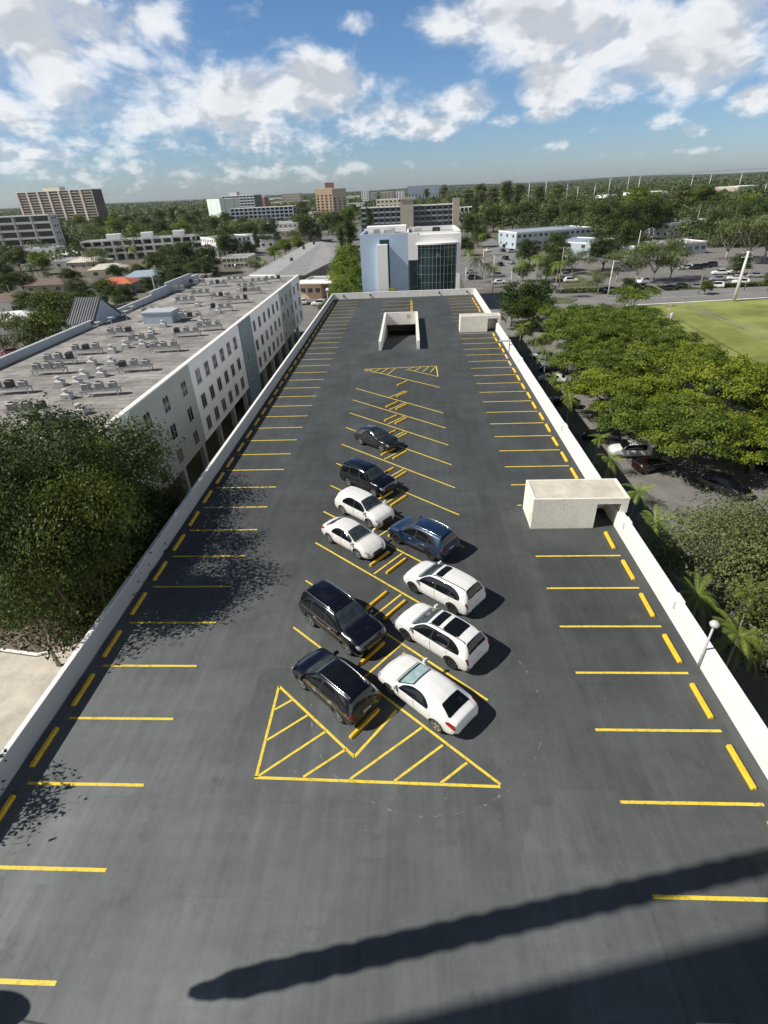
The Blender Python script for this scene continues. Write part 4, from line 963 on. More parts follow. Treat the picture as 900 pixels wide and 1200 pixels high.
# dark four storey building behind the office
x0, y0 = -38., 420.; zt = AY(480, 241.5, 420)[1]
x1 = AY(533, 243, 420)[0]; x0 = AY(423, 247, 420)[0]
t = block('apartment_block', 'wide dark gray apartment block behind the office building', (x0, 420), (x1, 420), 16, zt, 5, 16, 'slate', 'roof_gray', 'balcony', cols=('slate', 'blue_gray'))
w = MB(); xx = AY(469, 241, 415)[0]; w.box((xx, 411, GZ), (xx+9, 418.3, zt+4)); w.box((xx-.6, 410.4, zt+4), (xx+9.6, 418.9, zt+5.4)); child(w, 'stair_tower', 'tan_wall', t)
w = MB(); xx = AY(531, 232, 410)[0]; w.box((xx, 409, GZ), (xx+4.4, 413, AY(533, 232, 410)[1])); w.build('brick_tower', 'tan_wall', label='slender beige tower right of the dark gray apartment block', cat='tower')
x0, y0 = AY(441, 240, 600)[0], 600; x1 = AY(480, 240, 600)[0]
block('apartment_block', 'cream four storey block behind the dark gray apartment block', (x0, 600), (x1, 600), 18, AY(460, 233.5, 600)[1], 5, 8, 'cream_wall', 'cap', win=(2.2, 1.5))
lowb('thin white low building right of the slender beige tower', 534, 553, 262, 243, 14, 3, 4, 'white_wall', style='balcony', cols=('slate', 'white_wall'))
# distant skyline blocks
for i, (px0, px1, pb, pt, fl, wm, lb) in enumerate(((478, 514, 236, 217, 14, 'blue_gray', 'wide blue gray tower block on the skyline above the cream block'), (424, 432, 237, 224, 8, 'white_wall', 'small pale tower on the skyline, leftmost behind the pines'),
     (434, 441, 236, 226, 7, 'gray_light', 'small gray tower on the skyline beside the pale one'), (446, 462, 232, 225, 6, 'tan_wall', 'low tan building on the skyline above the cream block'), (464, 474, 232, 224, 8, 'white_wall', 'white block on the skyline left of the wide blue gray tower'), (382, 397, 231, 226, 6, 'white_wall', 'white block on the skyline behind the orange tower'), (290, 312, 232, 229, 5, 'gray_light', 'faint gray block on the skyline above the blue gray buildings'), (330, 352, 231, 226.5, 5, 'tan_wall', 'faint tan block on the skyline left of the orange tower'))):
    Y = 1150 + i*40; x0 = AY(px0, pb, Y)[0]; x1 = AY(px1, pb, Y)[0]; zt = AY((px0+px1)/2, pt, Y)[1]
    block('skyline_block', lb, (x0, Y), (x1, Y), 25, zt, fl, max(3, int((x1-x0)/6)), wm, 'roof_gray', win=(2.4, 1.6), side_bays=0)
# right side buildings
def rb(label, px0, px1, py0, py1, zt, depth, floors, bays, wm, rm, **k):
    return block('low_building', label, G(px0, py0), G(px1, py1), depth, zt, floors, bays, wm, rm, cat='building', **k)
rb('long low pale blue two storey building right of the street', 604, 690, 292, 285, GZ+7, 18, 2, 14, 'ltblue_wall', 'roof_blue', win=(1.6, 1.2))
rb('blue gray wing at the right end of the long pale blue building', 690, 722, 303, 297, GZ+5.5, 20, 2, 6, 'ltblue_wall', 'roof_blue', win=(1.6, 1.2))
rb('low pale blue building with flat roof behind the right parking lot', 741, 826, 303, 297, GZ+4.2, 14, 1, 11, 'ltblue_wall', 'roof_gray', win=(1.6, 1.2))
rb('small white building with car port behind the low pale blue building', 783, 812, 279, 275, GZ+6.5, 12, 2, 5, 'white_wall', 'roof_gray')
rb('lilac building behind the row of royal palms', 812, 836, 276, 273, GZ+6.5, 12, 2, 5, 'gray_light', 'roof_blue')
rb('wide white flat warehouse far off in the trees', 748, 780, 238, 236, GZ+11, 30, 1, 8, 'white_wall', 'cap')
rb('small white house far off left of the warehouse', 709, 722, 240, 239, GZ+10, 16, 1, 3, 'white_wall', 'cap')
rb('pale stone building far right in the trees', 863, 886, 232, 230, GZ+12, 30, 2, 6, 'tan_wall', 'stucco_roof')
rb('tiny white house roof seen over trees beyond the street', 595, 612, 262, 260, GZ+4, 12, 1, 3, 'white_wall', 'cap')
rb('white low roof in the trees left of the street end', 560, 577, 252, 251, GZ+6, 16, 1, 3, 'white_wall', 'cap')
# left houses
def house(px, py, wdt, dpt, hgt, rz, roofm, wallm, label, ridge=1.6):
    x, y = G(px, py); o = empty('house', (x, y, GZ), rz, label, 'house')
    w = MB(); w.box((-wdt/2, 0, 0), (wdt/2, dpt, hgt)); w.build('wall', wallm, o)
    e = .6; w = MB(); vs = [(-wdt/2-e, -e, hgt-.1), (wdt/2+e, -e, hgt-.1), (wdt/2+e, dpt+e, hgt-.1), (-wdt/2-e, dpt+e, hgt-.1), (-wdt/2+dpt*.35, dpt/2, hgt+ridge), (wdt/2-dpt*.35, dpt/2, hgt+ridge)]
    w.add(vs, [(0,1,5,4),(1,2,5),(2,3,4,5),(3,0,4),(0,3,2,1)]); w.build('roof', roofm, o)
    for k in range(3):
        q = link('window', WFm(1.6, 1.2), o, (-wdt/2+wdt*(k+.5)/3, 0, hgt*.55), rz=-math.pi/2); link('pane', WPm(1.6, 1.2), q)
    return o
house(22, 372, 20, 10, 4.5, .25, 'tile_brown', 'white_wall', 'white house with dark brown roof at the far left edge')
house(137, 345, 11, 9, 3.4, .1, 'tile_red', 'tan_wall', 'house with bright orange red roof in the trees behind the gable tower')
house(170, 338, 13, 10, 4, .2, 'roof_blue', 'white_wall', 'house with blue gray metal roof right of the red roofed house')
house(55, 345, 14, 9, 3.2, .1, 'tile_brown', 'tan_wall', 'small brown roofed house between trees above the white house')
house(100, 318, 16, 12, 4, -.1, 'stucco_roof', 'tan_wall', 'house with flat tan roof below the long white block')
house(82, 308, 12, 10, 4, .2, 'cap', 'white_wall', 'white roofed house beside the gray balcony block')
house(12, 392, 12, 9, 3.2, .3, 'cap', 'white_wall', 'low white roofed house below the brown roofed one')
house(66, 285, 14, 12, 4, 0, 'cap', 'white_wall', 'white house between the tan tower and the long white block')
house(175, 262, 16, 12, 4, 0, 'cap', 'white_wall', 'far white house among trees above the long white block')
house(128, 326, 14, 10, 3.6, .3, 'stucco_roof', 'cream_wall', 'pale low house above the red roof')

random.seed(5)
for i, (px, py, w_, fl, wm, lb) in enumerate([(285, 268, 26, 2, 'cream_wall', 'cream two storey building right of the mint tower foot'), (300, 292, 22, 2, 'white_wall', 'white two storey building before the conical tree'), (372, 250, 40, 2, 'white_wall', 'white low building at the foot of the orange tower, left'), (340, 243, 46, 2, 'cream_wall', 'cream low building far behind the large dark round tree'), (412, 248, 40, 3, 'white_wall', 'white three storey building left of the dark gray block'), (398, 244, 36, 3, 'tan_wall', 'tan three storey building right of the orange tower'),
    (150, 258, 40, 2, 'white_wall', 'white low building far above the long white block, left'), (212, 254, 44, 2, 'cream_wall', 'cream low building far above the long white block, right'), (132, 268, 26, 2, 'white_wall', 'small white building between the tan tower and the mint tower'), (45, 310, 20, 2, 'white_wall', 'white two storey building at the foot of the gray balcony block'), (86, 316, 18, 1, 'gray_light', 'gray flat roofed building right of the balcony block foot'), (410, 236, 60, 4, 'cream_wall', 'cream four storey building near the skyline above the pines'), (322, 236, 60, 4, 'white_wall', 'white four storey building near the skyline left of the orange tower'), (200, 240, 50, 3, 'tan_wall', 'tan building in the far trees left of the mint tower')]):
    x, y = G(px, py); block('low_building', lb, (x-w_/2, y), (x+w_/2, y+2), 14, GZ + 3.4*fl + .6, fl, max(3, int(w_/4)), wm, 'roof_gray', win=(1.6, 1.3), side_bays=2)
HAZE = 3.5e-5
# ---------------------------------------------------------------- foliage
def quads(C, Nrm, size, asp=1.0, rng=RNG):
    """leaf quads at centres C with rough normals; returns (4n,3)"""
    n = len(C); r = rng.normal(size=(n, 3)); u = np.cross(Nrm, r); u /= np.linalg.norm(u, axis=1, keepdims=True); v = np.cross(Nrm, u); v /= np.linalg.norm(v, axis=1, keepdims=True)
    s = size * rng.uniform(.6, 1.3, (n, 1)) * .5
    u = u*s; v = v*s*asp
    return np.stack([C-u*.9-v*.3, C-u*.1-v*.95, C+u-v*.1+v*0, C+u*.1+v], 1).reshape(-1, 3)
def quad_mesh(name, V, tint, m):
    n = len(V)//4; me = bpy.data.meshes.new(name); me.vertices.add(len(V)); me.vertices.foreach_set('co', V.astype(np.float32).ravel())
    me.loops.add(4*n); me.loops.foreach_set('vertex_index', np.arange(4*n, dtype=np.int32)); me.polygons.add(n); me.polygons.foreach_set('loop_start', np.arange(0, 4*n, 4, dtype=np.int32))
    me.update(); at = me.attributes.new('tint', 'FLOAT', 'FACE'); at.data.foreach_set('value', tint.astype(np.float32)); me.materials.append(M[m] if isinstance(m, str) else m); me.validate(); return me
def crown(name, m, R, Hh, n_lobe, n_clump, n_leaf, leaf, zc, flat=.0, seed=1, clump=.55, up=.9, asp=.55, umbrella=False, hollow=.6, droop=0):
    rng = np.random.default_rng(seed); P = []; Nn = []; T = []
    for i in range(n_lobe):
        a = rng.uniform(0, 2*math.pi); rr = math.sqrt(rng.uniform(.0, 1))*.72; z = rng.uniform(-.55, .75)
        if umbrella: rr = math.sqrt((i+.5)/n_lobe)*.84; a = i*2.399; z = .55*(1-rr**2) - .25 + rng.uniform(-.42, .42)
        else: rr *= math.sqrt(max(.15, 1-z*z*.8))
        c = np.array([math.cos(a)*rr*R, math.sin(a)*rr*R, zc+z*Hh]); lr = R*rng.uniform(.28, .44)*(1.0 if not umbrella else .58); lh = lr*(Hh/R)*1.15 if not umbrella else lr*.55
        k = n_clump; th = rng.uniform(0, 2*math.pi, k); ph = rng.uniform(-.35, 1, k); q = np.sqrt(1-np.clip(ph, -1, 1)**2)
        sh = rng.uniform(hollow, 1.05, k)
        D = np.stack([np.cos(th)*q, np.sin(th)*q, ph], 1); CC = c + D*np.array([lr, lr, lh])*sh[:, None]
        lt = rng.uniform(0, 1)
        for j in range(k):
            o = rng.normal(size=(n_leaf, 3))*np.array([clump, clump, clump*.45]); o[:, 2] -= droop*np.hypot(o[:,0], o[:,1])
            P.append(CC[j]+o); nn = rng.normal(size=(n_leaf, 3))*.55 + D[j]*.95 + np.array([0, 0, up*.6]); Nn.append(nn); T.append(np.clip(rng.normal(.22+.40*lt, .10, n_leaf) + rng.normal(0, .16), 0, 1))
    P = np.concatenate(P); Nn = np.concatenate(Nn); Nn /= np.linalg.norm(Nn, axis=1, keepdims=True)
    return quad_mesh(name, quads(P, Nn, leaf, asp, rng), np.concatenate(T), m)
def trunk_mesh(R, zc, Hh, r0, limbs, seed, m='bark', lean=.0, fork=.35, umbrella=False):
    rng = random.Random(seed); b = MB(); zf = max(.8, zc*fork)
    b.tube([(0,0,-.3), (lean*.3, 0, zf*.5), (lean, 0, zf)], [r0*1.25, r0, r0*.85], 8)
    for i in range(limbs):
        a = 2*math.pi*i/limbs + rng.uniform(-.3, .3); rr = R*rng.uniform(.35, .75); zt = zc + (rng.uniform(-.1, .5) if not umbrella else rng.uniform(.0, .3))*Hh
        p0 = Vector((lean, 0, zf-.1)); p3 = Vector((math.cos(a)*rr, math.sin(a)*rr, zt)); p1 = p0.lerp(p3, .35) + Vector((rng.uniform(-.4,.4), rng.uniform(-.4,.4), .1*zc)); p2 = p0.lerp(p3, .7) + Vector((rng.uniform(-.5,.5), rng.uniform(-.5,.5), rng.uniform(0, .08)*zc))
        b.tube([p0, p1, p2, p3], [r0*.55, r0*.4, r0*.25, r0*.08], 6)
        for k in range(2):
            q = p2.lerp(p1, .4*k) ; e = q + Vector((rng.uniform(-1,1)*R*.3, rng.uniform(-1,1)*R*.3, rng.uniform(.1,.35)*Hh)); b.tube([q, q.lerp(e, .5)+Vector((0,0,.2)), e], [r0*.2, r0*.13, r0*.04], 5)
    return b.mesh('trunk', m, True)
M['leaf_dark'] = leafmat('leaf_dark', (.024, .046, .012), (.115, .165, .034), .35)
M['leaf_mid'] = leafmat('leaf_mid', (.014, .034, .007), (.135, .175, .024), .3)
M['leaf_light'] = leafmat('leaf_light', (.050, .090, .012), (.27, .34, .045), .35)
M['leaf_yellow'] = leafmat('leaf_yellow', (.050, .090, .010), (.33, .385, .035), .35)
M['leaf_gray'] = leafmat('leaf_gray', (.055, .078, .022), (.25, .30, .11), .35)
M['leaf_pine'] = leafmat('leaf_pine', (.05, .065, .018), (.17, .19, .06), .25)
M['leaf_far'] = leafmat('leaf_far', (.034, .056, .018), (.16, .20, .055), .25)
M['palm_leaf'] = leafmat('palm_leaf', (.07, .12, .015), (.34, .42, .08), .3, .4)
M['palm_dark'] = leafmat('palm_dark', (.03, .048, .012), (.12, .15, .04), .3, .4)
KIND = {}
def kind(key, cname, cm, tm): KIND[key] = (cm, tm)
CB = dict()
def deftree(key, m, R, Hh, H, nl, nc, nf, leaf, seed, r0=.3, limbs=5, bark='bark', **k):
    zc = H - Hh; CB[key] = (crown('crown', m, R, Hh, nl, nc, nf, leaf, zc, seed=seed, **k), trunk_mesh(R, zc, Hh, r0, limbs, seed, bark, umbrella=k.get('umbrella', False)))
def tree(key, x, y, label, cat='tree', group=None, sc=1.0, rz=None, z=GZ, name='tree'):
    o = empty(name, (x, y, z), rz if rz is not None else random.uniform(0, 6.28), label, cat, group); o.scale = (sc, sc, sc) if isinstance(sc, (int, float)) else sc
    link('trunk', CB[key][1], o); link('crown', CB[key][0], o); return o
# near trees
deftree('big_left', 'leaf_mid', 8.6, 5.6, 14.5, 24, 34, 88, .235, 3, .42, 7, clump=.62)
deftree('big_left2', 'leaf_dark', 6.5, 4.5, 11.5, 16, 30, 60, .28, 4, .3, 6, clump=.55)
deftree('poinciana', 'leaf_light', 7.8, 2.6, 8.2, 30, 17, 52, .32, 5, .35, 7, umbrella=True, clump=.36)
deftree('poinciana2', 'leaf_yellow', 7.6, 2.6, 7.8, 30, 17, 52, .32, 6, .35, 7, umbrella=True, clump=.36)
deftree('gray_tree', 'leaf_gray', 6.8, 3.6, 8.2, 22, 34, 40, .23, 8, .24, 8, 'bark_pale', clump=.6, hollow=.3)
deftree('round_dark', 'leaf_dark', 4.6, 3.4, 7.5, 14, 16, 40, .36, 9, .2, 5, clump=.5)
deftree('round_mid', 'leaf_mid', 4.8, 3.3, 7.8, 14, 15, 34, .42, 10, .2, 5, clump=.55)
deftree('round_light', 'leaf_light', 4.6, 2.8, 7.0, 12, 14, 34, .42, 11, .2, 5, clump=.55)
deftree('open_light', 'leaf_light', 4.4, 1.6, 7.2, 8, 11, 36, .36, 12, .16, 6, umbrella=True, clump=.6)
deftree('bare_gray', 'leaf_gray', 4.2, 2.8, 7.0, 12, 11, 28, .32, 13, .16, 6, 'bark_pale', clump=.6, hollow=.3)
deftree('tall_pine', 'leaf_dark', 2.2, 8.5, 17, 22, 8, 40, .45, 14, .22, 4, clump=.5)
deftree('feather_pine', 'leaf_pine', 3.4, 7.0, 15, 18, 9, 30, .55, 15, .22, 4, clump=.6, hollow=.3)
deftree('shrub', 'leaf_mid', 1.5, .9, 2.0, 7, 9, 22, .22, 16, .06, 4, clump=.25)
# palms
def frond(mb_v, mb_t, a, L, rise, droop, wid, rng, base):
    n = 16; prev = None; d = np.array([math.cos(a), math.sin(a), 0]); s = np.array([-math.sin(a), math.cos(a), 0])
    pts = []
    for i in range(n+1):
        t = i/n; pts.append(np.array(base) + d*L*(t - .10*t*t) + np.array([0, 0, rise*t*L - droop*t*t*L]))
    tn = rng.uniform(.2, .8)
    for i in range(n):
        p, q = pts[i], pts[i+1]; w = wid*math.sin(math.pi*min(1, (i+1.2)/(n+1)))**.6; dz = -.45*w
        fw2 = (q-p)
        for sg in (1, -1):
            e0 = p + s*sg*w + fw2*1.3 + np.array([0,0,dz]); 
            for u0 in (0, .5):
                b0 = p + fw2*u0; b1 = p + fw2*(u0+.30); tip = e0 + fw2*u0
                mb_v += [b0, b1, tip + fw2*.10, tip]; mb_t.append(np.clip(tn + rng.normal(0, .12), 0, 1))
def palm_def(key, H, L, nf, m='palm_leaf', r=.14, seed=1, rise=.55, droop=.75, wid=.42, bark='bark_pale', bulge=False, lean=.3):
    rng = np.random.default_rng(seed); V = []; T = []
    for i in range(nf):
        e = (i % 5)/5; frond(V, T, i*2.399+rng.uniform(-.2,.2), L*rng.uniform(.85, 1.1), rise*(1.3-1.5*e), droop*(.7+.5*e), wid, rng, (lean, 0, H))
    me = quad_mesh('crown', np.array(V), np.array(T), m)
    b = MB(); k = 7; pts = [(lean*(i/k)**2, 0, -.2 + (H+.25)*i/k) for i in range(k+1)]; b.tube(pts, [r*(1.35 if i == 0 else (1.25 if bulge and i in (2, 3) else 1.0-.3*i/k)) for i in range(k+1)], 8)
    CB[key] = (me, b.mesh('trunk', bark, True))
palm_def('small_palm', 5.6, 1.75, 20, seed=2, wid=.24, rise=.95, droop=1.1, r=.09)
palm_def('tall_palm', 8.5, 2.6, 18, seed=3, wid=.55, droop=1.0)
palm_def('royal_palm', 12.5, 3.2, 16, 'palm_dark', r=.26, seed=4, wid=.6, droop=1.1, bulge=True)
palm_def('coconut_palm', 8.0, 3.4, 20, 'palm_dark', r=.16, seed=5, wid=.6, droop=1.15, lean=.9)
# ---- left foreground trees
tree('big_left', -22.8, 27.2, 'large dense green tree overhanging the left gray parapet', sc=(1.04, 1.02, 1.12), rz=.6)
tree('big_left', -34.5, 31.0, 'yellow green leafy tree at the far left edge behind the large one', sc=(.86, .7, 1.06), rz=2.0)
tree('big_left2', -19.3, 31.5, 'smaller dark tree between the large tree and the white building', sc=(.62, .62, .92), rz=4.0)
tree('big_left', -26.6, 31.6, 'green tree against the near white end of the apartment building', sc=(.5, .42, .76), rz=1.0)
tree('big_left', -19.0, 22.2, 'medium green tree leaning on the gray parapet beside the large left tree', sc=(.64, .72, 1.12), rz=3.3)
tree('big_left2', -21.3, 10.2, 'tree whose branches reach over the near left parapet', sc=(.88, .62, 1.14), rz=0)
b = MB(); x0, y0 = G(70, 780)
b.tube([(x0, y0, GZ-.2), (x0-.1, y0, GZ+1.6), (x0+.5, y0-.1, GZ+3.0), (x0+.1, y0+.2, GZ+4.6), (x0+.5, y0+.3, GZ+6.0)], [.16, .13, .1, .08, .03], 7)
b.tube([(x0-.1, y0, GZ+1.5), (x0-1.2, y0-.1, GZ+2.4), (x0-1.6, y0, GZ+3.2)], [.08, .06, .03], 6); b.tube([(x0+.45, y0, GZ+2.8), (x0-.6, y0+.3, GZ+3.5), (x0-1.4, y0+.2, GZ+3.3)], [.07, .05, .02], 6)
b.build('bare_sapling', 'bark_pale', smooth=True, label='crooked bare sapling beside the left gray parapet', cat='sapling')
# ground patches on the left
sheet('yard_paving', [(-40, -10), (-16, -10), (-16, 25.6), (-22.5, 26.6), (-27, 25.0), (-40, 27)], GZ+.004, 'pale_stone')
k_ = MB(); k_.tube([(-16.5, 25.8, GZ+.05), (-22.4, 26.8, GZ+.05), (-27, 25.2, GZ+.05), (-40, 27.2, GZ+.05)], .12, 6); k_.build('garden_kerb', 'cap', kind='structure')
# leaf litter strip: scattered small quads
rng = np.random.default_rng(5); n = 2600; C = np.stack([rng.uniform(-36, -16.3, n), rng.uniform(25.5, 33, n), rng.uniform(GZ+.03, GZ+.3, n)], 1); Nn = rng.normal(size=(n, 3))*.5+[0,0,1]; Nn /= np.linalg.norm(Nn, axis=1, keepdims=True)
M['litter'] = leafmat('litter', (.10, .06, .04), (.42, .30, .24), .1)
o = link('leaf_litter', quad_mesh('leaf_litter', quads(C, Nn, .35, .7, rng), rng.uniform(0, 1, n), 'litter'), kind='stuff'); 
for i in range(14): tree('shrub', random.uniform(-34, -18), random.uniform(29, 34), 'leafy bush in the shade under the large left tree', 'bush', 'bushes under the large left tree', random.uniform(.8, 1.7), name='bush')
# alley between the garage and the apartment building
sheet('alley', [(-24, 35), (-15.52, 35), (-15.52, 128), (-24, 128)], GZ+.006, 'concrete')
k_ = MB(); k_.box((-17.2, 36, GZ), (-17.0, 112, GZ+2.0)); k_.build('fence', 'metal_dark', label='dark fence along the alley beside the garage', cat='fence')
sheet('back_lot', [(-46, 122), (-15, 122), (-13, 168), (-46, 172)], GZ+.005, 'lot')
# ---- right side ground
sheet('service_lane', [(12.9, -12), (19.6, -12), (20.6, 110), (14, 126), (12.9, 118)], GZ+.004, 'road_dark')
k_ = MB(); k_.box((19.9, -10, GZ), (20.15, 100, GZ+.16)); k_.build('lane_kerb', 'concrete', kind='structure')
sheet('parking_lot', [(20.2, -10), (60, -10), (56, 60), (48, 62), (44, 112), (21.0, 112)], GZ+.006, 'lot')
fl = [G(733, 362), G(800, 354.5), G(900, 350.5), (150, 142), (150, 40), (58, 40), (50.5, 62), (46.5, 100)]
sheet('grass_field', fl, GZ+.009, 'grass')
rdA, rdB = G(735, 357), G(900, 347); rdC, rdD = G(900, 330), G(730, 341)
# main road going right, and the street going away
def quadY(a, b, w0): return a, b
sheet('main_road', [(16, 146), (44, 146), G(733, 357), G(900, 347.5), (160, 146.5), (160, 166), G(900, 334), G(733, 344), (44, 160), (16, 168)], GZ+.010, 'road')
sheet('side_street', [(26.5, 165), (45.5, 165), (50.5, 255), (47, 420), (41, 420), (37, 255)], GZ+.013, 'road')
sheet('driveway', [(27, 112), (50, 112), (52, 130), (46, 150), (16, 150), (14.5, 128), (22, 112)], GZ+.012, 'road')
sheet('right_car_park', [(48, 168), (175, 168), (175, 236), (120, 262), (58, 262)], GZ+.007, 'lot')
sheet('left_car_park', [(17, 172), (31.5, 172), (36, 255), (20, 255)], GZ+.008, 'lot')
sheet('street_verge', [(47.6, 168.5), (57, 168.5), (56, 250), (52.4, 250)], GZ+.016, 'verge')
sheet('town_paving', [(-45, 172), (15, 175), (35, 420), (20, 520), (-120, 520), (-95, 300)], GZ+.002, 'lot')
for nm, poly in (('island_verge', [(34, 147), (42, 146), (45, 151), (39, 155), (34, 153)]), ('road_verge', [G(740, 344), G(900, 333.5), G(900, 329), G(740, 339)]), ('corner_verge', [(45.5, 166.5), (60, 164), (60, 172), (47, 174)])):
    w = MB(); w.prism(poly, GZ-.1, GZ+.14); w.build(nm, 'verge', kind='structure')
w = MB()
for i in range(9): w.box((30+.0+i*.9, 158.5, GZ+.016), (30.45+i*.9, 162.0, GZ+.017))
for i in range(14): w.box((36+.36*i, 172+i*7, GZ+.0175), (36.15+.36*i, 175+i*7, GZ+.0185))
for i in range(12): a = G(745+13*i, 350.3-.62*i); w.box((a[0], a[1]-.08, GZ+.0135), (a[0]+2.4, a[1]+.08, GZ+.0145))
w.build('road_markings', 'line_white', kind='structure')
w = MB(); a, b = G(733, 358.5), G(900, 349.2); w.tube([(a[0], a[1], GZ+.06), (b[0], b[1], GZ+.06), (150, 144.5, GZ+.06)], .16, 6); w.build('road_kerb', 'cap', kind='structure')
# right canopy of flat-topped trees
can = [('poinciana', 30.5, 101, .95, 'bright green flat topped tree at the far end of the right canopy'), ('poinciana', 39, 99, .9, 'bright green flat topped tree at the far right corner of the canopy'), ('poinciana', 28.5, 89, .95, 'green spreading tree on the lane side behind the canopy middle'),
 ('poinciana', 38, 88, 1.0, 'green spreading tree beside the grass field, far part of the canopy'), ('poinciana', 27.0, 77, .92, 'green spreading tree on the lane side in the middle of the canopy'), ('poinciana2', 38, 76, 1.05, 'yellowish spreading tree beside the field in the middle of the canopy'),
 ('poinciana2', 44.5, 67, .7, 'yellowish tree reaching out over the grass field edge'), ('poinciana2', 26.3, 65, .95, 'yellow green tree beside the lane, near part of the canopy'), ('poinciana2', 37, 63, 1.05, 'yellow green spreading tree in the near centre of the canopy'), ('poinciana2', 46, 55.5, .95, 'yellow green tree at the right picture edge of the canopy'),
 ('poinciana', 27.2, 52.5, .90, 'low green tree at the near left corner of the canopy'), ('poinciana2', 36.0, 51.0, .86, 'yellow green tree at the near front edge of the canopy'), ('poinciana2', 44.5, 48.5, .75, 'yellow green tree at the near right of the canopy')]
for k, x, y, s, lb in can: tree(k, x, y, lb, group='spreading trees of the right canopy', sc=(s, s, s*random.uniform(.88, 1.12)))
tree('gray_tree', 23.4, 30.2, 'thin leaved gray green tree behind the right parapet, near the stair shelter', sc=(1.08, 1.0, 1.05), rz=1)
tree('gray_tree', 24.6, 22.6, 'sparse gray green tree at the lower right picture edge', sc=.92, rz=3)
tree('gray_tree', 32.5, 30.5, 'sparse gray green tree cut by the right picture edge', sc=1.0, rz=5)
for i, (px, py, s_, w_) in enumerate([(744, 577, 1.0, 'directly behind the near stair shelter'), (768, 614, 1.0, 'at the edge of the gray green tree'), (824, 700, .98, 'left of the deck lamp head'), (868, 742, 1.0, 'right of the deck lamp head'), (712, 538, .95, 'just beyond the near stair shelter'), (700, 515, .8, 'beside the lane before the white van'),
    (668, 470, .9, 'beside the lane at the canopy front'), (652, 445, .9, 'beside the lane under the canopy edge'), (641, 412, 1.0, 'beside the lane behind the far shelter, nearest of three'), (626, 398, 1.0, 'beside the lane behind the far shelter, middle of three'), (610, 384, 1.1, 'beside the lane behind the far shelter, farthest of three'), (884, 700, .9, 'at the right picture edge under the gray green tree')]):
    x, y = G(px, py, GZ + 5.6*s_); tree('small_palm', x, y, 'small green palm %s' % w_, 'palm', 'small palms along the lane', s_, i*1.3, name='palm_tree')
for i, (x, y, s_) in enumerate([(22.5, 25.5, 1.6), (25.5, 26.0, 2.0), (28, 24, 1.9), (24, 19, 1.7), (29, 29, 1.8), (26.5, 33.5, 1.3)]):
    tree('shrub', x, y, 'green undergrowth bush beneath the gray green trees right of the parapet', 'bush', 'bushes beneath the gray green trees', s_, name='bush')
# round trees near the far right corner of the garage
tree('round_dark', 22.5, 122, 'dark round tree behind the far right corner of the deck', sc=1.15); tree('round_dark', 28, 125, 'dark bushy tree beside the curved driveway', sc=1.2); tree('round_mid', 25.5, 117, 'bushy green tree above the dark parked car', sc=.85)
tree('round_mid', 22.0, 107, 'small bright tree just past the far stair shelter', sc=.55)
tree('open_light', 47.5, 121, 'thin bright green tree standing before the driveway by the canopy', sc=1.05)
for i, (px, py, k, s, lb) in enumerate([(577, 345, 'tall_palm', .85, 'palm behind the far right corner of the deck, nearest the parapet'), (567, 338, 'coconut_palm', .85, 'leafy palm right of the glass building, by the terrace'), (556, 332, 'coconut_palm', .9, 'leafy palm at the right end of the glass building'), (550, 326, 'tall_palm', 1.0, 'tall palm beside the right wall of the glass building'),
    (608, 345, 'tall_palm', 1.0, 'tall palm by the street corner, left one with twin crown'), (627, 344, 'tall_palm', 1.15, 'tall palm on the verge left of the wooden pole'), (649, 350, 'tall_palm', 1.05, 'palm standing on the small driveway island'), (563, 300, 'tall_palm', 1.0, 'small palm at the street side beyond the glass building'), (588, 282, 'coconut_palm', .9, 'palm at the far end of the side street'), (454, 345, 'tall_palm', .8, 'dark palm before the pale blue office wall')]):
    x, y = G(px, py); 
    if px == 454: x, y = -4.0, 134.0
    tree(k, x, y, lb, 'palm', None, s, name='palm_tree')
# palms before the office and along its left
for i, x in enumerate((-11, -8.8, -6.8)): tree('coconut_palm', x, 131.5 + i*.6, 'low bright palm in front of the pale blue office wall, %s from the left' % ordn(i), 'palm', 'low palms before the office', .42, name='palm_tree')
for i, x in enumerate((-1.5, 1.2, 4.2, 7.2, 10.2, 13.5)): tree('shrub', x, 130.5, 'hedge bush below the glass bay, %s from the left' % ordn(i), 'bush', 'bushes below the glass bay', 1.5, name='bush')
for i, (x, y, s) in enumerate(((-16.5, 141, 1.1), (-17, 150, 1.25), (-18.5, 160, 1.3), (-19, 171, 1.35), (-20.5, 184, 1.4), (-21.5, 198, 1.4), (-23, 214, 1.5), (-14.8, 133, .7), (-18.6, 133.5, .8))):
    tree('round_light' if i < 7 else 'round_mid', x, y, 'bright green tree in the row left of the office building, %s from the front' % ordn(i), 'tree', 'trees left of the office', s)
for i, (px, py, s, lb) in enumerate([(411, 300, 1.0, 'tall dark columnar pine left of the office building'), (434, 282, .95, 'dark columnar pine behind the pale blue office wall'), (401, 296, .6, 'short dark pine beside the taller columnar pine'), (556, 262, 1.0, 'tall dark columnar pine right of the slender beige tower')]):
    x, y = G(px, py); tree('tall_pine', x, y, lb, sc=(s*1.2, s*1.2, s*1.15))
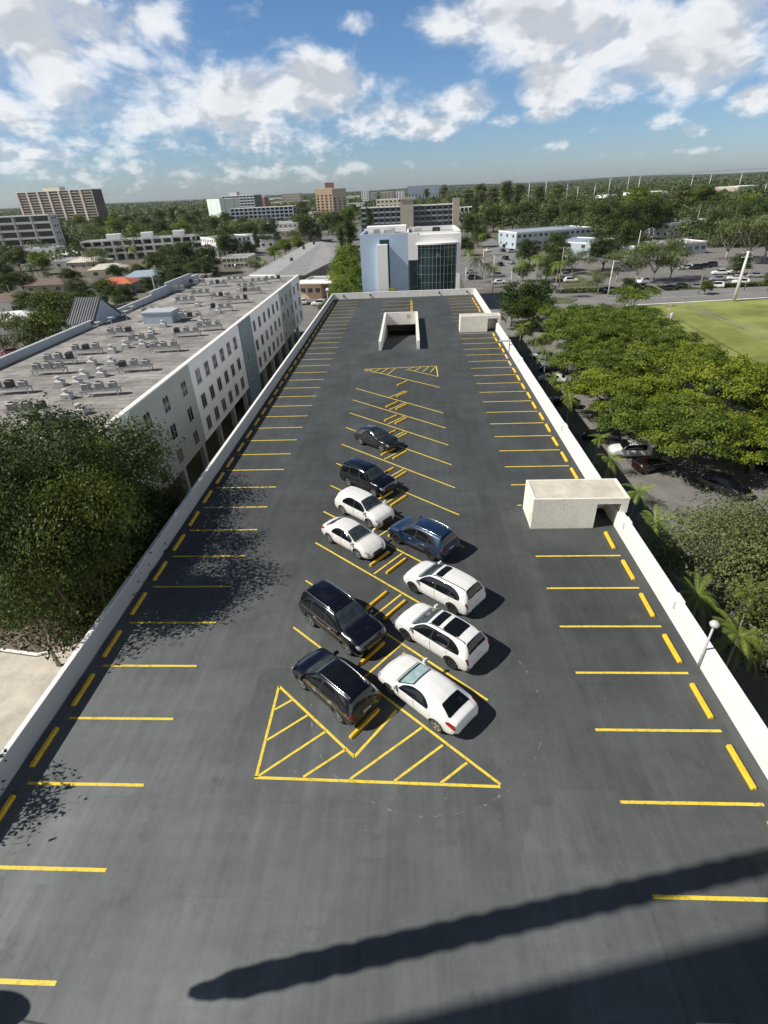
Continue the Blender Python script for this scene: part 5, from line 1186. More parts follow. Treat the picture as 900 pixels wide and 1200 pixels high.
# left mid trees : (px, py base, kind, scale, label)
lt = [(40, 372, 'round_mid', 1.25, 'green tree in front of the brown roofed house at far left'), (15, 352, 'round_mid', 1.5, 'broad green tree above the brown roofed white house'), (45, 335, 'coconut_palm', 1.3, 'dark palm cluster tree beside the gray balcony block'), (62, 340, 'coconut_palm', 1.1, 'palm with yellowish fronds below the gray balcony block'),
 (105, 375, 'round_mid', 1.3, 'green tree left of the gable stair tower'), (75, 395, 'round_mid', 1.5, 'broad green tree behind the left roof parapet'), (60, 420, 'round_mid', 1.4, 'green tree against the left roof parapet, nearer one'), (128, 360, 'round_mid', 1.35, 'dark green tree behind the gable roof'), (148, 362, 'round_dark', 1.2, 'green tree right of the gable wall'),
 (10, 425, 'bare_gray', 1.7, 'gray green tree at the left edge beyond the flat roof'), (35, 405, 'bare_gray', 1.1, 'thin gray tree beside the low white house'), (120, 322, 'bare_gray', 1.8, 'wide gray leafed tree in front of the long white block'), (140, 330, 'round_mid', 1.1, 'round green tree above the red roof'), (163, 318, 'tall_palm', 1.3, 'tall palm before the long white block'),
 (200, 322, 'round_dark', 1.6, 'dark tree left of the big dark one behind the roof'), (220, 322, 'round_dark', 1.9, 'big dark round tree beyond the far left roof corner'), (243, 322, 'round_dark', 1.7, 'dark round tree right of the big dark one'), (185, 322, 'round_mid', 1.2, 'green tree right of the blue roofed house'), (178, 345, 'round_dark', 1.0, 'dark hedge-like tree behind the stepped parapet'), (205, 342, 'round_dark', 1.1, 'dark tree just behind the stepped parapet'),
 (238, 298, 'coconut_palm', 1.6, 'tall dark palm cluster beside the grid window block'), (258, 305, 'tall_palm', 1.4, 'tall palm in front of the grid window block'), (303, 298, 'tall_pine', .9, 'dark conical tree in front of the tan building'), (294, 300, 'round_dark', 1.1, 'dark tree left of the conical one'), (335, 300, 'round_light', 1.3, 'bright green tree before the blue awning'), (322, 305, 'round_light', 1.1, 'light green bushy tree left of the motel roof'), (350, 295, 'round_light', 1.2, 'light green tree between the awning and motel roof'),
 (355, 262, 'round_dark', 2.2, 'large dark round tree left of the orange tower'), (313, 325, 'tall_palm', .8, 'small palm beside the white garages'), (328, 316, 'tall_palm', .9, 'small palm by the left eave of the motel'), (300, 322, 'bare_gray', 1.0, 'thin gray tree beside the white garages'), (40, 305, 'round_mid', 1.2, 'green tree before the gray balcony block'), (78, 300, 'round_mid', 1.9, 'green tree right of the gray balcony block'),
 (95, 268, 'round_light', 2.6, 'bright tree below the tan tower'), (125, 275, 'round_mid', 2.4, 'green tree above the long white block, left'), (150, 272, 'round_mid', 2.2, 'green tree above the long white block, middle'), (175, 275, 'round_dark', 2.2, 'dark tree above the long white block, right'), (205, 268, 'feather_pine', 1.6, 'feathery tall tree above the long white block'), (190, 262, 'round_mid', 2.3, 'tree left of the feathery tall tree'),
 (225, 272, 'round_dark', 2.2, 'dark tree left of the mint tower'), (238, 285, 'round_dark', 1.6, 'dark tree below the mint tower'), (268, 285, 'round_mid', 1.5, 'green tree below the gray slab block'), (95, 300, 'round_dark', 1.2, 'dark tree at the left end of the long white block'), (376, 262, 'round_dark', 1.3, 'dark tree under the orange tower'), (396, 268, 'bare_gray', 1.6, 'gray tree at the foot of the tan tower half')]
for px, py, k, s, lb in lt:
    x, y = G(px, py); s *= .72 if 325 < py < 380 else .85; tree(k, x, y, lb, 'palm' if 'palm' in k else 'tree', sc=s, name='palm_tree' if 'palm' in k else 'tree')
random.seed(21)
mk_ = ['behind the left flat roof', 'beyond the stepped parapet', 'among the houses at far left', 'around the long white block', 'near the mint tower', 'by the tan tower', 'left of the motel roof', 'below the orange tower']
spots = [(i, x, y) for i, (x, y) in enumerate([(8, 300), (25, 318), (5, 330), (52, 322), (30, 345), (88, 338), (95, 362), (60, 372), (192, 340), (215, 340), (168, 332), (232, 330), (250, 330), (196, 318), (72, 290), (60, 278), (112, 285), (140, 282), (165, 285), (190, 282), (215, 283), (250, 292), (232, 262), (215, 258), (160, 262), (135, 262), (185, 252), (205, 250), (150, 250), (240, 250), (255, 275), (268, 268), (300, 283), (318, 290), (345, 292), (365, 285), (385, 275), (400, 282), (405, 290), (352, 272), (285, 275), (272, 303), (292, 288), (332, 255), (378, 250), (355, 250), (408, 262), (415, 255)])]
for i, px, py in spots:
    x, y = G(px, py); k = random.choice(['round_mid', 'round_dark', 'round_mid', 'round_dark', 'round_light', 'bare_gray']); sc = random.uniform(.85, 1.15) * (1.0 if py > 325 else (1.35 if py > 290 else 1.9))
    place = mk_[2] if px < 75 and py > 300 else mk_[0] if px < 150 and py > 325 else mk_[1] if px < 260 and py > 325 else mk_[3] if py > 280 and px < 260 else mk_[5] if px < 130 else mk_[4] if px < 290 else mk_[6] if py > 270 else mk_[7]
    tree(k, x, y, '%s tree %s, %s from the left of the scattered ones' % ({'round_mid': 'green', 'round_dark': 'dark', 'round_light': 'bright', 'bare_gray': 'gray'}[k], place, ordn(sorted(p[1] for p in spots).index(px))), 'tree', 'scattered trees beyond the apartment building', sc)
# right mid trees
rtl = [(640, 330, 'round_dark', .9, 'dark tree behind the wooden pole'), (655, 318, 'round_dark', 1.2, 'dark tree right of the wooden pole'), (670, 322, 'bare_gray', 1.1, 'gray tree beside the white car right of the street'), (620, 312, 'round_dark', 1.2, 'dark tree in front of the long pale blue building'), (650, 305, 'round_dark', 1.3, 'dark tree before the middle of the pale blue building'), (612, 330, 'round_mid', .7, 'small green tree by the red sign'),
 (706, 318, 'round_dark', 1.4, 'dark tree in front of the blue gray wing'), (722, 330, 'bare_gray', 1.3, 'gray leafless looking tree before the right parking lot'), (745, 332, 'bare_gray', 1.4, 'sparse gray tree left of the parked white cars'), (765, 330, 'bare_gray', 1.7, 'widest sparse gray tree in the right parking lot'), (785, 328, 'bare_gray', 1.4, 'sparse gray tree right of the widest one'), (735, 344, 'round_dark', .5, 'dark small tree at the road side left'), (700, 345, 'bare_gray', .9, 'small gray tree by the road bend'),
 (735, 300, 'round_dark', 1.6, 'dark round tree between the two pale blue buildings'), (722, 285, 'round_dark', 2.2, 'large dark tree behind the blue gray wing'), (745, 280, 'round_dark', 2.4, 'large dark tree behind the low pale blue building'), (765, 276, 'round_dark', 2.0, 'dark tree right of the largest dark one'), (700, 275, 'round_dark', 2.1, 'dark tree behind the long pale blue building, right'), (670, 272, 'round_dark', 2.0, 'dark tree behind the long pale blue building, middle'), (640, 270, 'round_dark', 1.8, 'dark tree behind the long pale blue building, left'),
 (850, 305, 'bare_gray', 2.0, 'gray tree right of the low pale blue building'), (875, 310, 'bare_gray', 2.2, 'gray tree near the right edge above the car park'), (895, 305, 'bare_gray', 2.1, 'gray tree at the right edge above the car park'), (840, 290, 'round_dark', 1.8, 'dark tree below the royal palms'), (868, 288, 'round_dark', 2.0, 'dark tree below the right royal palms'), (893, 285, 'round_dark', 2.2, 'dark tree at the right edge behind the car park'),
 (825, 345, 'round_mid', .42, 'clipped green bush tree by the road'), (862, 322, 'round_dark', .8, 'dark tree behind the big white pole'), (900, 340, 'round_mid', .6, 'green bush tree at the right edge of the road'), (560, 290, 'round_dark', 1.3, 'dark tree left of the side street'), (553, 280, 'round_dark', 1.6, 'dark tree beyond the office at the street'), (545, 300, 'round_dark', 1.0, 'dark tree beside the office right wall'),
 (600, 272, 'round_dark', 1.9, 'dark tree at the end of the side street'), (620, 268, 'round_dark', 2.0, 'dark tree right of the street end'), (578, 272, 'round_dark', 1.9, 'dark tree left of the street end'), (748, 258, 'round_light', 3.0, 'bright yellow green tree left of the white warehouse'), (792, 262, 'feather_pine', 1.5, 'feathery tree right of the white warehouse'), (812, 258, 'round_mid', 2.6, 'olive tree above the royal palms'), (870, 258, 'round_light', 2.2, 'pale tree in front of the stone building')]
for px, py, k, s, lb in rtl:
    x, y = G(px, py); tree(k, x, y, lb, 'tree', sc=s)
for i, (px, py) in enumerate(((813, 275), (823, 276), (835, 276), (842, 275), (846, 277), (855, 279), (862, 278), (868, 275), (875, 275), (878, 272))):
    x, y = G(px, py); tree('royal_palm', x, y, 'royal palm with pale trunk in the row, %s from the left' % ordn(i), 'palm', 'row of royal palms', 1.2, name='palm_tree')
for i, (px, py, s) in enumerate(((548, 250, 1.6), (562, 252, 1.9), (577, 250, 1.7), (592, 252, 2.0), (606, 250, 1.8), (520, 240, 2.0), (500, 240, 1.7), (630, 250, 1.6), (650, 252, 1.7))):
    x, y = G(px, py); tree('feather_pine', x, y, 'tall feathery olive pine in the grove beyond the office, %s' % ordn(i), 'tree', 'feathery pines beyond the office', s)
# ---- far woods: one mass
rng = np.random.default_rng(11)
blk = [(G(7, 262), 0)]
P = []; Nn = []; T = []; SZ = []
def add_clump(x, y, r, h, k, s, t):
    d = rng.normal(size=(k, 3)); d /= np.linalg.norm(d, axis=1, keepdims=True); d[:, 2] = np.abs(d[:, 2])*1.1 - .25
    p = np.stack([x+d[:,0]*r, y+d[:,1]*r, GZ + h*.55 + d[:,2]*h*.45], 1)+rng.normal(size=(k,3))*.3
    P.append(p); q = d + rng.normal(size=(k, 3))*.22 + [0, 0, .5]; Nn.append(q); T.append(np.clip(rng.normal(t, .05, k), 0, 1)); SZ.append(np.full(k, s))
def clear(x, y):
    px = 450+F_PX*(RM.T@np.array([x, y, GZ-CAMH]))[0]/(RM.T@np.array([x, y, GZ-CAMH]))[2]
    if y < 1000 and -.26*y < x < .07*y and y < 900: # town wedge
        return rng.uniform() < (.60 if y > 560 else .78)
    return False
bldx = [(o.location.x, o.location.y, o.dimensions) for o in []]
for D0, D1, n, k, s in ((300, 420, 520, 90, 1.35), (420, 600, 1000, 56, 1.9), (600, 900, 1500, 30, 2.9), (900, 1500, 2400, 18, 4.2), (1500, 2600, 2600, 12, 6.5), (2600, 6000, 2600, 9, 12)):
    for i in range(n):
        D = math.sqrt(rng.uniform(D0**2, D1**2)); a = rng.uniform(-.68, .62); x, y = D*math.sin(a), D*math.cos(a)
        if clear(x, y): continue
        if x > 0 and D < 330 and x < 130: continue
        if a < -.30 and D < 345: continue
        if -.30 < a < .17 and D < 430: continue
        if D < 400 and x < 60 and x > -60: continue
        big = 1.0 if D < 1500 else (1.8 if D < 2600 else 3.5)
        hb = rng.uniform(7, 13) if x > 0 else rng.uniform(6.5, 11.5)
        if rng.uniform() < .05: hb *= 1.35
        add_clump(x, y, rng.uniform(4, 8)*big, hb*(1.0 if D < 2600 else 1.35), k, s, rng.uniform(.12, .55) if rng.uniform() < .8 else rng.uniform(.5, .9))
for i in range(240):
    y = rng.uniform(305, 440); x = rng.uniform(58, 340); add_clump(x, y, rng.uniform(4.5, 7.5), rng.uniform(7, 12.5), 100, 1.3, rng.uniform(.05, .5))
for i in range(60):
    y = rng.uniform(262, 300); x = rng.uniform(125, 220); add_clump(x, y, rng.uniform(4, 6), rng.uniform(6, 9), 110, 1.1, rng.uniform(.05, .4))
P = np.concatenate(P); Nn = np.concatenate(Nn); Nn /= np.linalg.norm(Nn, axis=1, keepdims=True); SZ = np.concatenate(SZ)[:, None]
link('distant_woods', quad_mesh('distant_woods', quads(P, Nn, SZ, .9, rng), np.concatenate(T), 'leaf_far'), kind='stuff')
# horizon hills, far trees as low rise
w = MB(); 
for i in range(60):
    a0, a1 = -.75+i*.025, -.75+(i+1)*.025; h = lambda a: 10 + 10*math.sin(a*7+1) + 6*math.sin(a*23) + (16 if a > .2 else 0)*min(1, (a-.2)*5)
    D = 6500.; w.add([(D*math.sin(a0), D*math.cos(a0), GZ-1), (D*math.sin(a1), D*math.cos(a1), GZ-1), (D*math.sin(a1), D*math.cos(a1), GZ+h(a1)+8), (D*math.sin(a0), D*math.cos(a0), GZ+h(a0)+8), (D*1.25*math.sin(a1), D*1.25*math.cos(a1), GZ-1), (D*1.25*math.sin(a0), D*1.25*math.cos(a0), GZ-1)], [(0,1,2,3), (3,2,4,5)])
M['hill'] = mat('hill', (.045, .062, .030), .95, .4, .004)
w.build('far_hills', 'hill', kind='structure', smooth=True)
# ---------------------------------------------------------------- parked cars beyond (smaller, seen from afar)
def small_car(paintm, st=SUV, L_=4.5, W_=1.8, H_=1.6):
    sf = Surf(st, L_, W_, H_); tt = np.linspace(0, 10, 41); vv = np.linspace(0, 7, 22); TT, VV = np.meshgrid(tt, vv, indexing='ij'); Pp = sf.pts(TT, VV); Pl = Pp.copy(); Pl[:,1] *= -1; mb = MB(); fs = grid_faces(41, 22); mb.add(Pp, fs); mb.add(Pl, [f[::-1] for f in fs])
    for i in (0, 40):
        ring = list(Pp[i*22:(i+1)*22]) + list(Pl[i*22:(i+1)*22])[::-1][1:-1]; mb.add(ring, [tuple(range(len(ring)))])
    b = mb.mesh('body', paintm, True)
    g = []
    m1 = MB(); top_patch(m1, sf, 3.05, 3.95, 5.25, .012, 6, 5); g.append(('windshield', m1.mesh('windshield', 'car_glass', True)))
    m1 = MB(); top_patch(m1, sf, 7.12, 7.86, 5.45, .012, 6, 5); g.append(('rear_window', m1.mesh('rear_window', 'car_glass', True)))
    for s_ in (1, -1): m1 = MB(); patch(m1, sf, 3.42, 6.6, 4.08, 4.92, s_, .012, 14, 4, 9); g.append(('side_window', m1.mesh('side_window', 'car_glass', True)))
    wh = MB(); wh.lathe([(.2, -.11), (.33, -.11), (.35, -.06), (.35, .09), (.33, .125), (.2, .125)], n=18, axis='y'); rm = MB(); rm.lathe([(.22, .10), (.22, .13), (.05, .11)], n=12, axis='y')
    return b, g, wh.mesh('wheel', 'tyre', True), rm.mesh('rim', 'rim_silver')
M['paint_maroon'] = paint('paint_maroon', (.022, .005, .005))
SC = {k: small_car(v[0], v[1], *v[2:]) for k, v in {'white SUV': ('paint_white', SUV, 4.6, 1.85, 1.66), 'white sedan': ('paint_white', SEDAN, 4.6, 1.8, 1.42), 'black sedan': ('paint_black', SEDAN, 4.7, 1.82, 1.42), 'black SUV': ('paint_black', SUV, 4.6, 1.85, 1.68), 'silver sedan': ('paint_silver', SEDAN, 4.6, 1.8, 1.42), 'silver SUV': ('paint_silver', SUV, 4.6, 1.85, 1.66), 'blue car': ('paint_blue', HATCH, 4.2, 1.76, 1.5), 'red car': ('paint_red', HATCH, 4.2, 1.76, 1.5), 'maroon car': ('paint_maroon', HATCH, 4.2, 1.76, 1.5)}.items()}
def scar(k, x, y, ang, label, z=GZ+.02):
    b, g, wh, rm = SC[k]; o = empty('parked_car', (x, y, z), R_(ang), label, 'SUV' if 'SUV' in k else 'car', 'cars parked on the ground beyond the garage'); link('body', b, o)
    for nm, me in g: link(nm, me, o)
    for cx in (1.33, -1.33):
        for s_ in (1, -1): q = link('wheel', wh, o, (cx, s_*.78, .35), rz=0 if s_ > 0 else math.pi); link('rim', rm, q)
def sc_px(k, px, py, ang, label): x, y = G(px, py, GZ+.7); scar(k, x, y, ang, label)
sc_px('black SUV', 851, 570, -55, 'black car alone in the lit part of the right lot')
sc_px('silver sedan', 884, 528, 170, 'gray sedan at the right edge under the canopy shade'); sc_px('black sedan', 896, 541, -65, 'black car at the right edge beside the gray sedan')
sc_px('white SUV', 738, 527, 175, 'white van-like SUV in the canopy shade by the lane'); sc_px('maroon car', 764, 543, 20, 'dark red car in the canopy shade'); sc_px('black SUV', 705, 511, 160, 'black SUV hidden under the canopy front edge by the lane')
sc_px('silver sedan', 636, 416, 150, 'silver car beside the lane at the left canopy edge'); sc_px('black sedan', 648, 432, 150, 'black car beside the lane under the canopy'); sc_px('white sedan', 648, 443, 150, 'white car partly under the canopy by the lane')
sc_px('black SUV', 624, 384, 165, 'black car under the bushy green tree near the deck corner'); sc_px('silver SUV', 893, 762, 120, 'silver car at the lower right picture edge under palms'); sc_px('black sedan', 660, 470, 150, 'black car in deep canopy shade by the lane')
far_c = [('white SUV', 669, 328, 0, 'white SUV in the lot right of the wooden pole'), ('silver SUV', 664, 322, 0, 'silver SUV behind the white one right of the wooden pole'), ('white sedan', 767, 303, 175, 'white sedan in front of the low pale blue building'), ('white SUV', 803, 313, 170, 'white SUV left of the black row of cars'), ('black SUV', 815, 313, 170, 'black SUV in the dark row, left'), ('black sedan', 824, 311, 170, 'black car in the dark row, middle'), ('black SUV', 832, 310, 170, 'black SUV in the dark row, right'),
 ('white SUV', 843, 319, 170, 'white SUV in the middle of the right car park'), ('silver sedan', 841, 326, 170, 'silver sedan in front of the middle white SUV'), ('white SUV', 862, 318, 165, 'white SUV right of the middle of the right car park'), ('white sedan', 861, 325, 165, 'white sedan in front of the right white SUV'), ('white SUV', 838, 334, 160, 'white SUV nearest the road in the right car park'), ('silver sedan', 815, 335, 170, 'silver car left of the nearest white SUV'), ('white sedan', 872, 312, 165, 'white sedan at the back of the right car park'), ('white SUV', 868, 330, 150, 'white SUV beside the big white pole'),
 ('white SUV', 756, 329, 20, 'white SUV under the sparse gray trees'), ('black SUV', 751, 336, 10, 'black SUV under the sparse gray trees'), ('black sedan', 783, 337, 175, 'black sedan by the road hedge, left'), ('blue car', 796, 335, 175, 'blue car by the road hedge, right'), ('black SUV', 716, 340, 10, 'black SUV at the left end of the road hedge'), ('silver sedan', 885, 322, 160, 'silver sedan near the right edge of the car park'),
 ('silver sedan', 599, 307, 100, 'white car driving on the side street'), ('black SUV', 592, 302, 100, 'black SUV in the side street traffic'), ('black sedan', 586, 309, 100, 'black sedan in the side street traffic'), ('blue car', 589, 293, 100, 'dark blue car farther up the side street'), ('silver SUV', 600, 294, 10, 'silver SUV parked right of the side street'), ('black SUV', 594, 288, 10, 'dark SUV parked at the far right of the side street'), ('white SUV', 571, 293, 95, 'white SUV far up the left side of the side street'),
 ('silver sedan', 552, 318, 5, 'silver sedan in the car park by the office'), ('black SUV', 556, 325, 5, 'black SUV in the car park by the office'), ('white sedan', 585, 330, 5, 'white sedan left of the side street'), ('silver SUV', 584, 322, 5, 'silver SUV left of the side street'), ('white SUV', 356, 353, 100, 'white SUV in front of the orange shop, left'), ('white SUV', 374, 355, 170, 'white SUV in front of the orange shop, right'), ('black SUV', 362, 334, 60, 'dark SUV in the shade beside the motel'), ('silver sedan', 368, 328, 60, 'gray sedan in the shade beside the motel'),
 ('white sedan', 288, 309, 10, 'white car by the white garages'), ('black sedan', 297, 308, 10, 'black car by the white garages'), ('silver SUV', 281, 312, 10, 'silver SUV left of the white garages'), ('black SUV', 300, 303, 10, 'black SUV behind the white garages cars'), ('white sedan', 70, 304, 60, 'white car left of the gray tree, below the balcony block'), ('silver sedan', 78, 303, 60, 'silver car right of the white one below the balcony block'), ('white SUV', 92, 322, 10, 'white van in the yard left of the gray tree'), ('red car', 15, 412, 10, 'red car in the yard at the far left')]
for k, px, py, a, lb in far_c: sc_px(k, px, py, a, lb)
# ---------------------------------------------------------------- poles and wires
def pole(px, py, ptx, pty, label, m='pole_wood', r=.16, arms=1, transformer=False, name='utility_pole', base=None, H=None):
    x, y = base or G(px, py); zt = AY(ptx, pty, y)[1] if H is None else GZ+H
    o = empty(name, (x, y, GZ), label=label, cat='utility pole'); w = MB(); w.tube([(0, 0, 0), (0, 0, (zt-GZ)*.5), (0, 0, zt-GZ)], [r*1.2, r, r*.75], 8); w.build('pole', m, o, True)
    for k in range(arms):
        w = MB(); z = zt-GZ-.4-1.0*k; w.box((-1.3, -.07, z), (1.3, .07, z+.14)); w.build('crossarm', m, o)
        for xx in (-1.2, -.5, .5, 1.2): w = MB(); w.lathe([(.05, z+.14), (.07, z+.2), (.04, z+.34)], (xx, 0, 0), 6); w.build('insulator', 'metal_white', o)
    if transformer:
        w = MB(); w.lathe([(.3, 0), (.34, .1), (.34, .95), (.25, 1.1)], (.5, -.1, zt-GZ-2.6), 12); w.build('transformer', 'metal_white', o, True)
    return Vector((x, y, zt))
P1 = pole(860, 353, 880, 294, 'big white concrete utility pole at the far edge of the grass field', 'pole_conc', .36, 2)
P2 = pole(776, 402, 796, 356, 'utility pole with white transformer at the corner of the grass field', 'pole_wood', .17, 1, True)
P3 = pole(712, 348, 718, 305, 'utility pole with wide crossarm left of the grass field', 'pole_conc', .17, 1)
P4 = pole(655, 337, 665, 289, 'wooden utility pole beside the white SUV right of the street', 'pole_wood', .17, 1)
P5 = pole(744, 307, 749, 270, 'white pole at the left end of the low pale blue building', 'pole_conc', .16, 0); P6 = pole(799, 305, 804, 280, 'pole at the middle of the low pale blue building', 'pole_conc', .15, 0)
pole(577, 338, 578, 299, 'pale straight pole left of the side street', 'pole_conc', .13, 0); pole(565, 327, 566, 292, 'pale pole beside the office palms', 'pole_conc', .12, 0); pole(598, 342, 598.5, 317, 'short pale pole at the driveway mouth', 'pole_conc', .12, 0); pole(545.5, 336, 546, 313, 'pale pole just beyond the far right parapet corner', 'pole_conc', .13, 0)
pole(543, 283, 543.5, 269, 'utility pole with crossarm right of the office roof', 'pole_wood', .2, 1); pole(661, 262, 663, 252, 'pale pole behind the long pale blue building', 'pole_conc', .3, 0); pole(616, 270, 616, 256, 'pole at the left of the long pale blue building', 'pole_wood', .2, 0); P7 = pole(818, 345, 822, 322, 'thin wooden pole by the road hedge', 'pole_wood', .12, 0); pole(872, 340, 876, 316, 'dark thin pole right of the big white pole', 'pole_wood', .12, 0)
P8 = pole(236, 344, 231, 322, 'utility pole with pale equipment behind the stepped parapet', 'pole_conc', .16, 1, True); pole(184, 348, 178, 320, 'white utility pole behind the stepped left parapet', 'pole_conc', .16, 1); pole(20, 364, 10, 334, 'thin pole beside the brown roofed white house', 'pole_wood', .11, 0); pole(78, 399, 66, 372, 'street lamp pole in trees left of the gable tower', 'pole_conc', .1, 1); pole(408, 340, 406, 312, 'white pole left of the office trees', 'pole_conc', .13, 0)
tx = [(620, 252, 621, 213), (639, 240, 641, 210), (655, 242, 657, 214), (677, 246, 678, 218), (665, 232, 666, 212), (713, 230, 716, 207), (736, 217, 738, 205), (750, 222, 751, 205), (809, 218, 813, 204), (829, 218, 835, 201), (865, 214, 871, 199), (893, 228, 899, 214), (698, 228, 698, 216)]
TP = []
for i, (a, b, c, d) in enumerate(tx):
    Yd = 620 + (i*37 % 120); x, zt = AY(c, d, Yd)
    o = empty('transmission_pole', (x, Yd, GZ), label='tall pale transmission pole above the woods, %s from the left' % ordn(sorted(tx).index((a,b,c,d))), cat='utility pole', group='transmission poles above the woods'); w = MB(); w.tube([(0,0,0), (0,0,zt-GZ)], [.45, .28], 8); w.build('pole', 'metal', o, True)
    w = MB(); w.box((-2.4, -.15, zt-GZ-2), (2.4, .15, zt-GZ-1.7)); w.build('crossarm', 'pole_conc', o)
    TP.append(Vector((x, Yd, zt)))
def wire(a, b, sag, r, label, group=None):
    pts = [a.lerp(b, t/14) - Vector((0, 0, sag*4*(t/14)*(1-t/14))) for t in range(15)]; w = MB(); w.tube(pts, r, 5); w.build('power_line', 'wire', label=label, cat='power line', group=group, smooth=True)
E_ = Vector((75, 25, 2.5))
for i, dx in enumerate((-1.2, -.4, .5, 1.2)):
    v = Vector((dx, 0, 0))
    wire(P4+v, P3+v, .8, .018, 'thin power line, %s of four, from the wooden pole to the wide crossarm pole' % ordn(i), 'lines left of the field'); wire(P3+v, Vector((AY(900, 388+i*5, 78)[0]+dx*.3, 78, AY(900, 388+i*5, 78)[1])), 1.0, .026, 'long power line over the grass field, %s of four' % ordn(i), 'lines over the grass field')
wire(P2, Vector((60, 55, 0)), 1.0, .03, 'cable from the transformer pole over the canopy'); wire(P3, P2, .8, .02, 'cable between the crossarm pole and the transformer pole')
wire(Vector((-18, 128, -1.5)), Vector((60, 166, .2)), 1.5, .025, 'thin cable crossing in front of the office building')
TP.sort(key=lambda v: v.x)
for k in range(3): wire(Vector((20, 640, 17.5-k*3.5)), Vector((420, 660, 21-k*3.5)), .3, .14, 'transmission line over the distant woods, %s from the top' % ordn(k), 'transmission lines above the woods')
wire(Vector((-70, 60, -1)), P8, .8, .02, 'thin cable behind the left roof parapet')
# hedges along the road
for i, px in enumerate((690, 735, 770, 805, 845, 885)):
    x, y = G(px, 342.5 - (px-690)*.035); w = MB(); n = 900
    C = np.stack([rng.uniform(-9, 9, n), rng.uniform(-.7, .7, n), rng.uniform(.0, 1.1, n)], 1); q = rng.normal(size=(n, 3))+[0,-.3,.6]; q /= np.linalg.norm(q, axis=1, keepdims=True)
    link('hedge', quad_mesh('hedge', quads(C, q, .5, .7, rng), rng.uniform(0, .8, n), 'leaf_dark'), loc=(x, y, GZ), label='low clipped hedge between road and right car park, %s from left' % ordn(i), cat='hedge', group='hedges along the road')
# red banner sign and orange barrier
w = MB(); x, y = G(614, 306); w.tube([(0,0,0), (0,0,5.2)], .06, 6); w.box((-.5, -.03, 2.2), (.5, .03, 5.1), 1); w.build('feather_banner', ['metal', 'paint_red'], loc=(x, y, GZ), label='red vertical banner beside the side street', cat='banner')
M['orange_plastic'] = mat('orange_plastic', (.75, .20, .06), .6)
x, y = G(640, 388); w = MB()
for i in range(5): w.box((i*.9, i*-.5, 0), (i*.9+.06, i*-.5+.06, 1.1)); 
for z in (.35, .75, 1.0):
    w.add([(0,0,z),(3.66,-2.0,z),(3.66,-2.0,z+.12),(0,0,z+.12)], [(0,1,2,3)])
w.build('safety_fence', 'orange_plastic', loc=(x, y, GZ), label='orange safety fence at the driveway beside the canopy', cat='fence')
# ---------------------------------------------------------------- deck lamps and near casters
def deck_lamp(x, y, h, label, arm=None):
    o = empty('deck_lamp', (x, y, 0), label=label, cat='lamp'); w = MB(); w.tube([(-.0, 0, .02), (0, 0, 1.0), (.0, 0, h)], .045, 8); w.tube([(-.02,0,.9), (.34,0,.9)], .03, 6); w.build('pole', 'metal_white', o, True)
    if arm: w = MB(); w.bbox((-arm, -.16, h-.08), (.15, .16, h+.1), .05); w.build('lamp_head', 'metal_white', o)
    else: w = MB(); w.lathe([(.03, h-.02), (.16, h+.04), (.2, h+.14), (.13, h+.26), (.03, h+.3)], n=14); w.build('lamp_head', 'metal_white', o, True)
deck_lamp(12.38, 16.3, 2.45, 'white lamp pole with round head at the near right parapet')
deck_lamp(12.38, 67.3, 1.6, 'pale lamp with long head reaching in from the far right parapet', arm=1.3)
# high-rise at the photographer's side (its edge and a wavy fin added as caster throw the near shadows) 
tw2 = empty('high_rise', (-35.7, -2.95, GZ), label='tall apartment high-rise outside the frame at the near left, casting shade', cat='building')
for k in range(18):
    w = MB(); w.box((.01, -17.9, k*3.2), (15, -.01, k*3.2+3.19) if k % 2 else (15, -.012, k*3.2+3.19)); w.build('storey', 'cream_wall', tw2)
for k in range(17):
    for xx in (2.5, 6.5, 10.5, 13.5): q = link('window', WFm(1.8, 1.5), tw2, (xx, -.01, k*3.2+1.7), rz=math.pi/2); link('pane', WPm(1.8, 1.5), q)
vs = []; fs = []
f_ = MB(); z0 = 10.0; n = 60; prof = []
for i in range(n+1):
    t = i/n; z = z0 + 17.6*t; e = min(1, (i+.3)/5.0)**.6
    wv = .31*e + .075*abs(math.sin(math.pi*(z-z0)/.95)); wv2 = .29*e + .075*abs(math.sin(math.pi*((z-z0)/.95+.35)))
    f_.v += [(-16.3, 2.72-wv, z), (-16.3, 2.72+wv2, z), (-16.15, 2.72-wv, z), (-16.15, 2.72+wv2, z)]
for i in range(n):
    a = 4*i; b_ = a+4; f_.f += [(a, a+1, b_+1, b_), (a+2, b_+2, b_+3, a+3), (a, b_, b_+2, a+2), (a+1, a+3, b_+3, b_+1)]
f_.f += [(0, 2, 3, 1)]; f_.m = [0]*len(f_.f)
f_.tube([(-16.2, 2.72, 27.5), (-21, -3.1, 28.5)], .06, 6)
f_.build('shadow_fin', 'tan_wall', label='tall thin fin outside the frame, added to cast the wavy near shadow', cat='fin')
o = empty('shadow_post', (-18.5, 3.05, GZ), label='unseen post with wide oval head, added to cast the near left shadow blob', cat='lamp'); w = MB(); w.tube([(0, 0, 0), (0, 0, 15.2)], .12, 8); w.tube([(.2, 0, 15.1), (3.3, -.32, 15.1)], .02, 6); w.build('pole', 'metal', o)  # unseen post, arm and oval head added to cast a dark blob and thin line
w = MB(); w.lathe([(.02, 15.0), (.42, 15.02), (.45, 15.1), (.3, 15.2), (.02, 15.24)], n=20); w.v = [(x*2.3+.9, y*.95+.0, z) for x, y, z in w.v]; w.build('lamp_head', 'metal_dark', o, True)

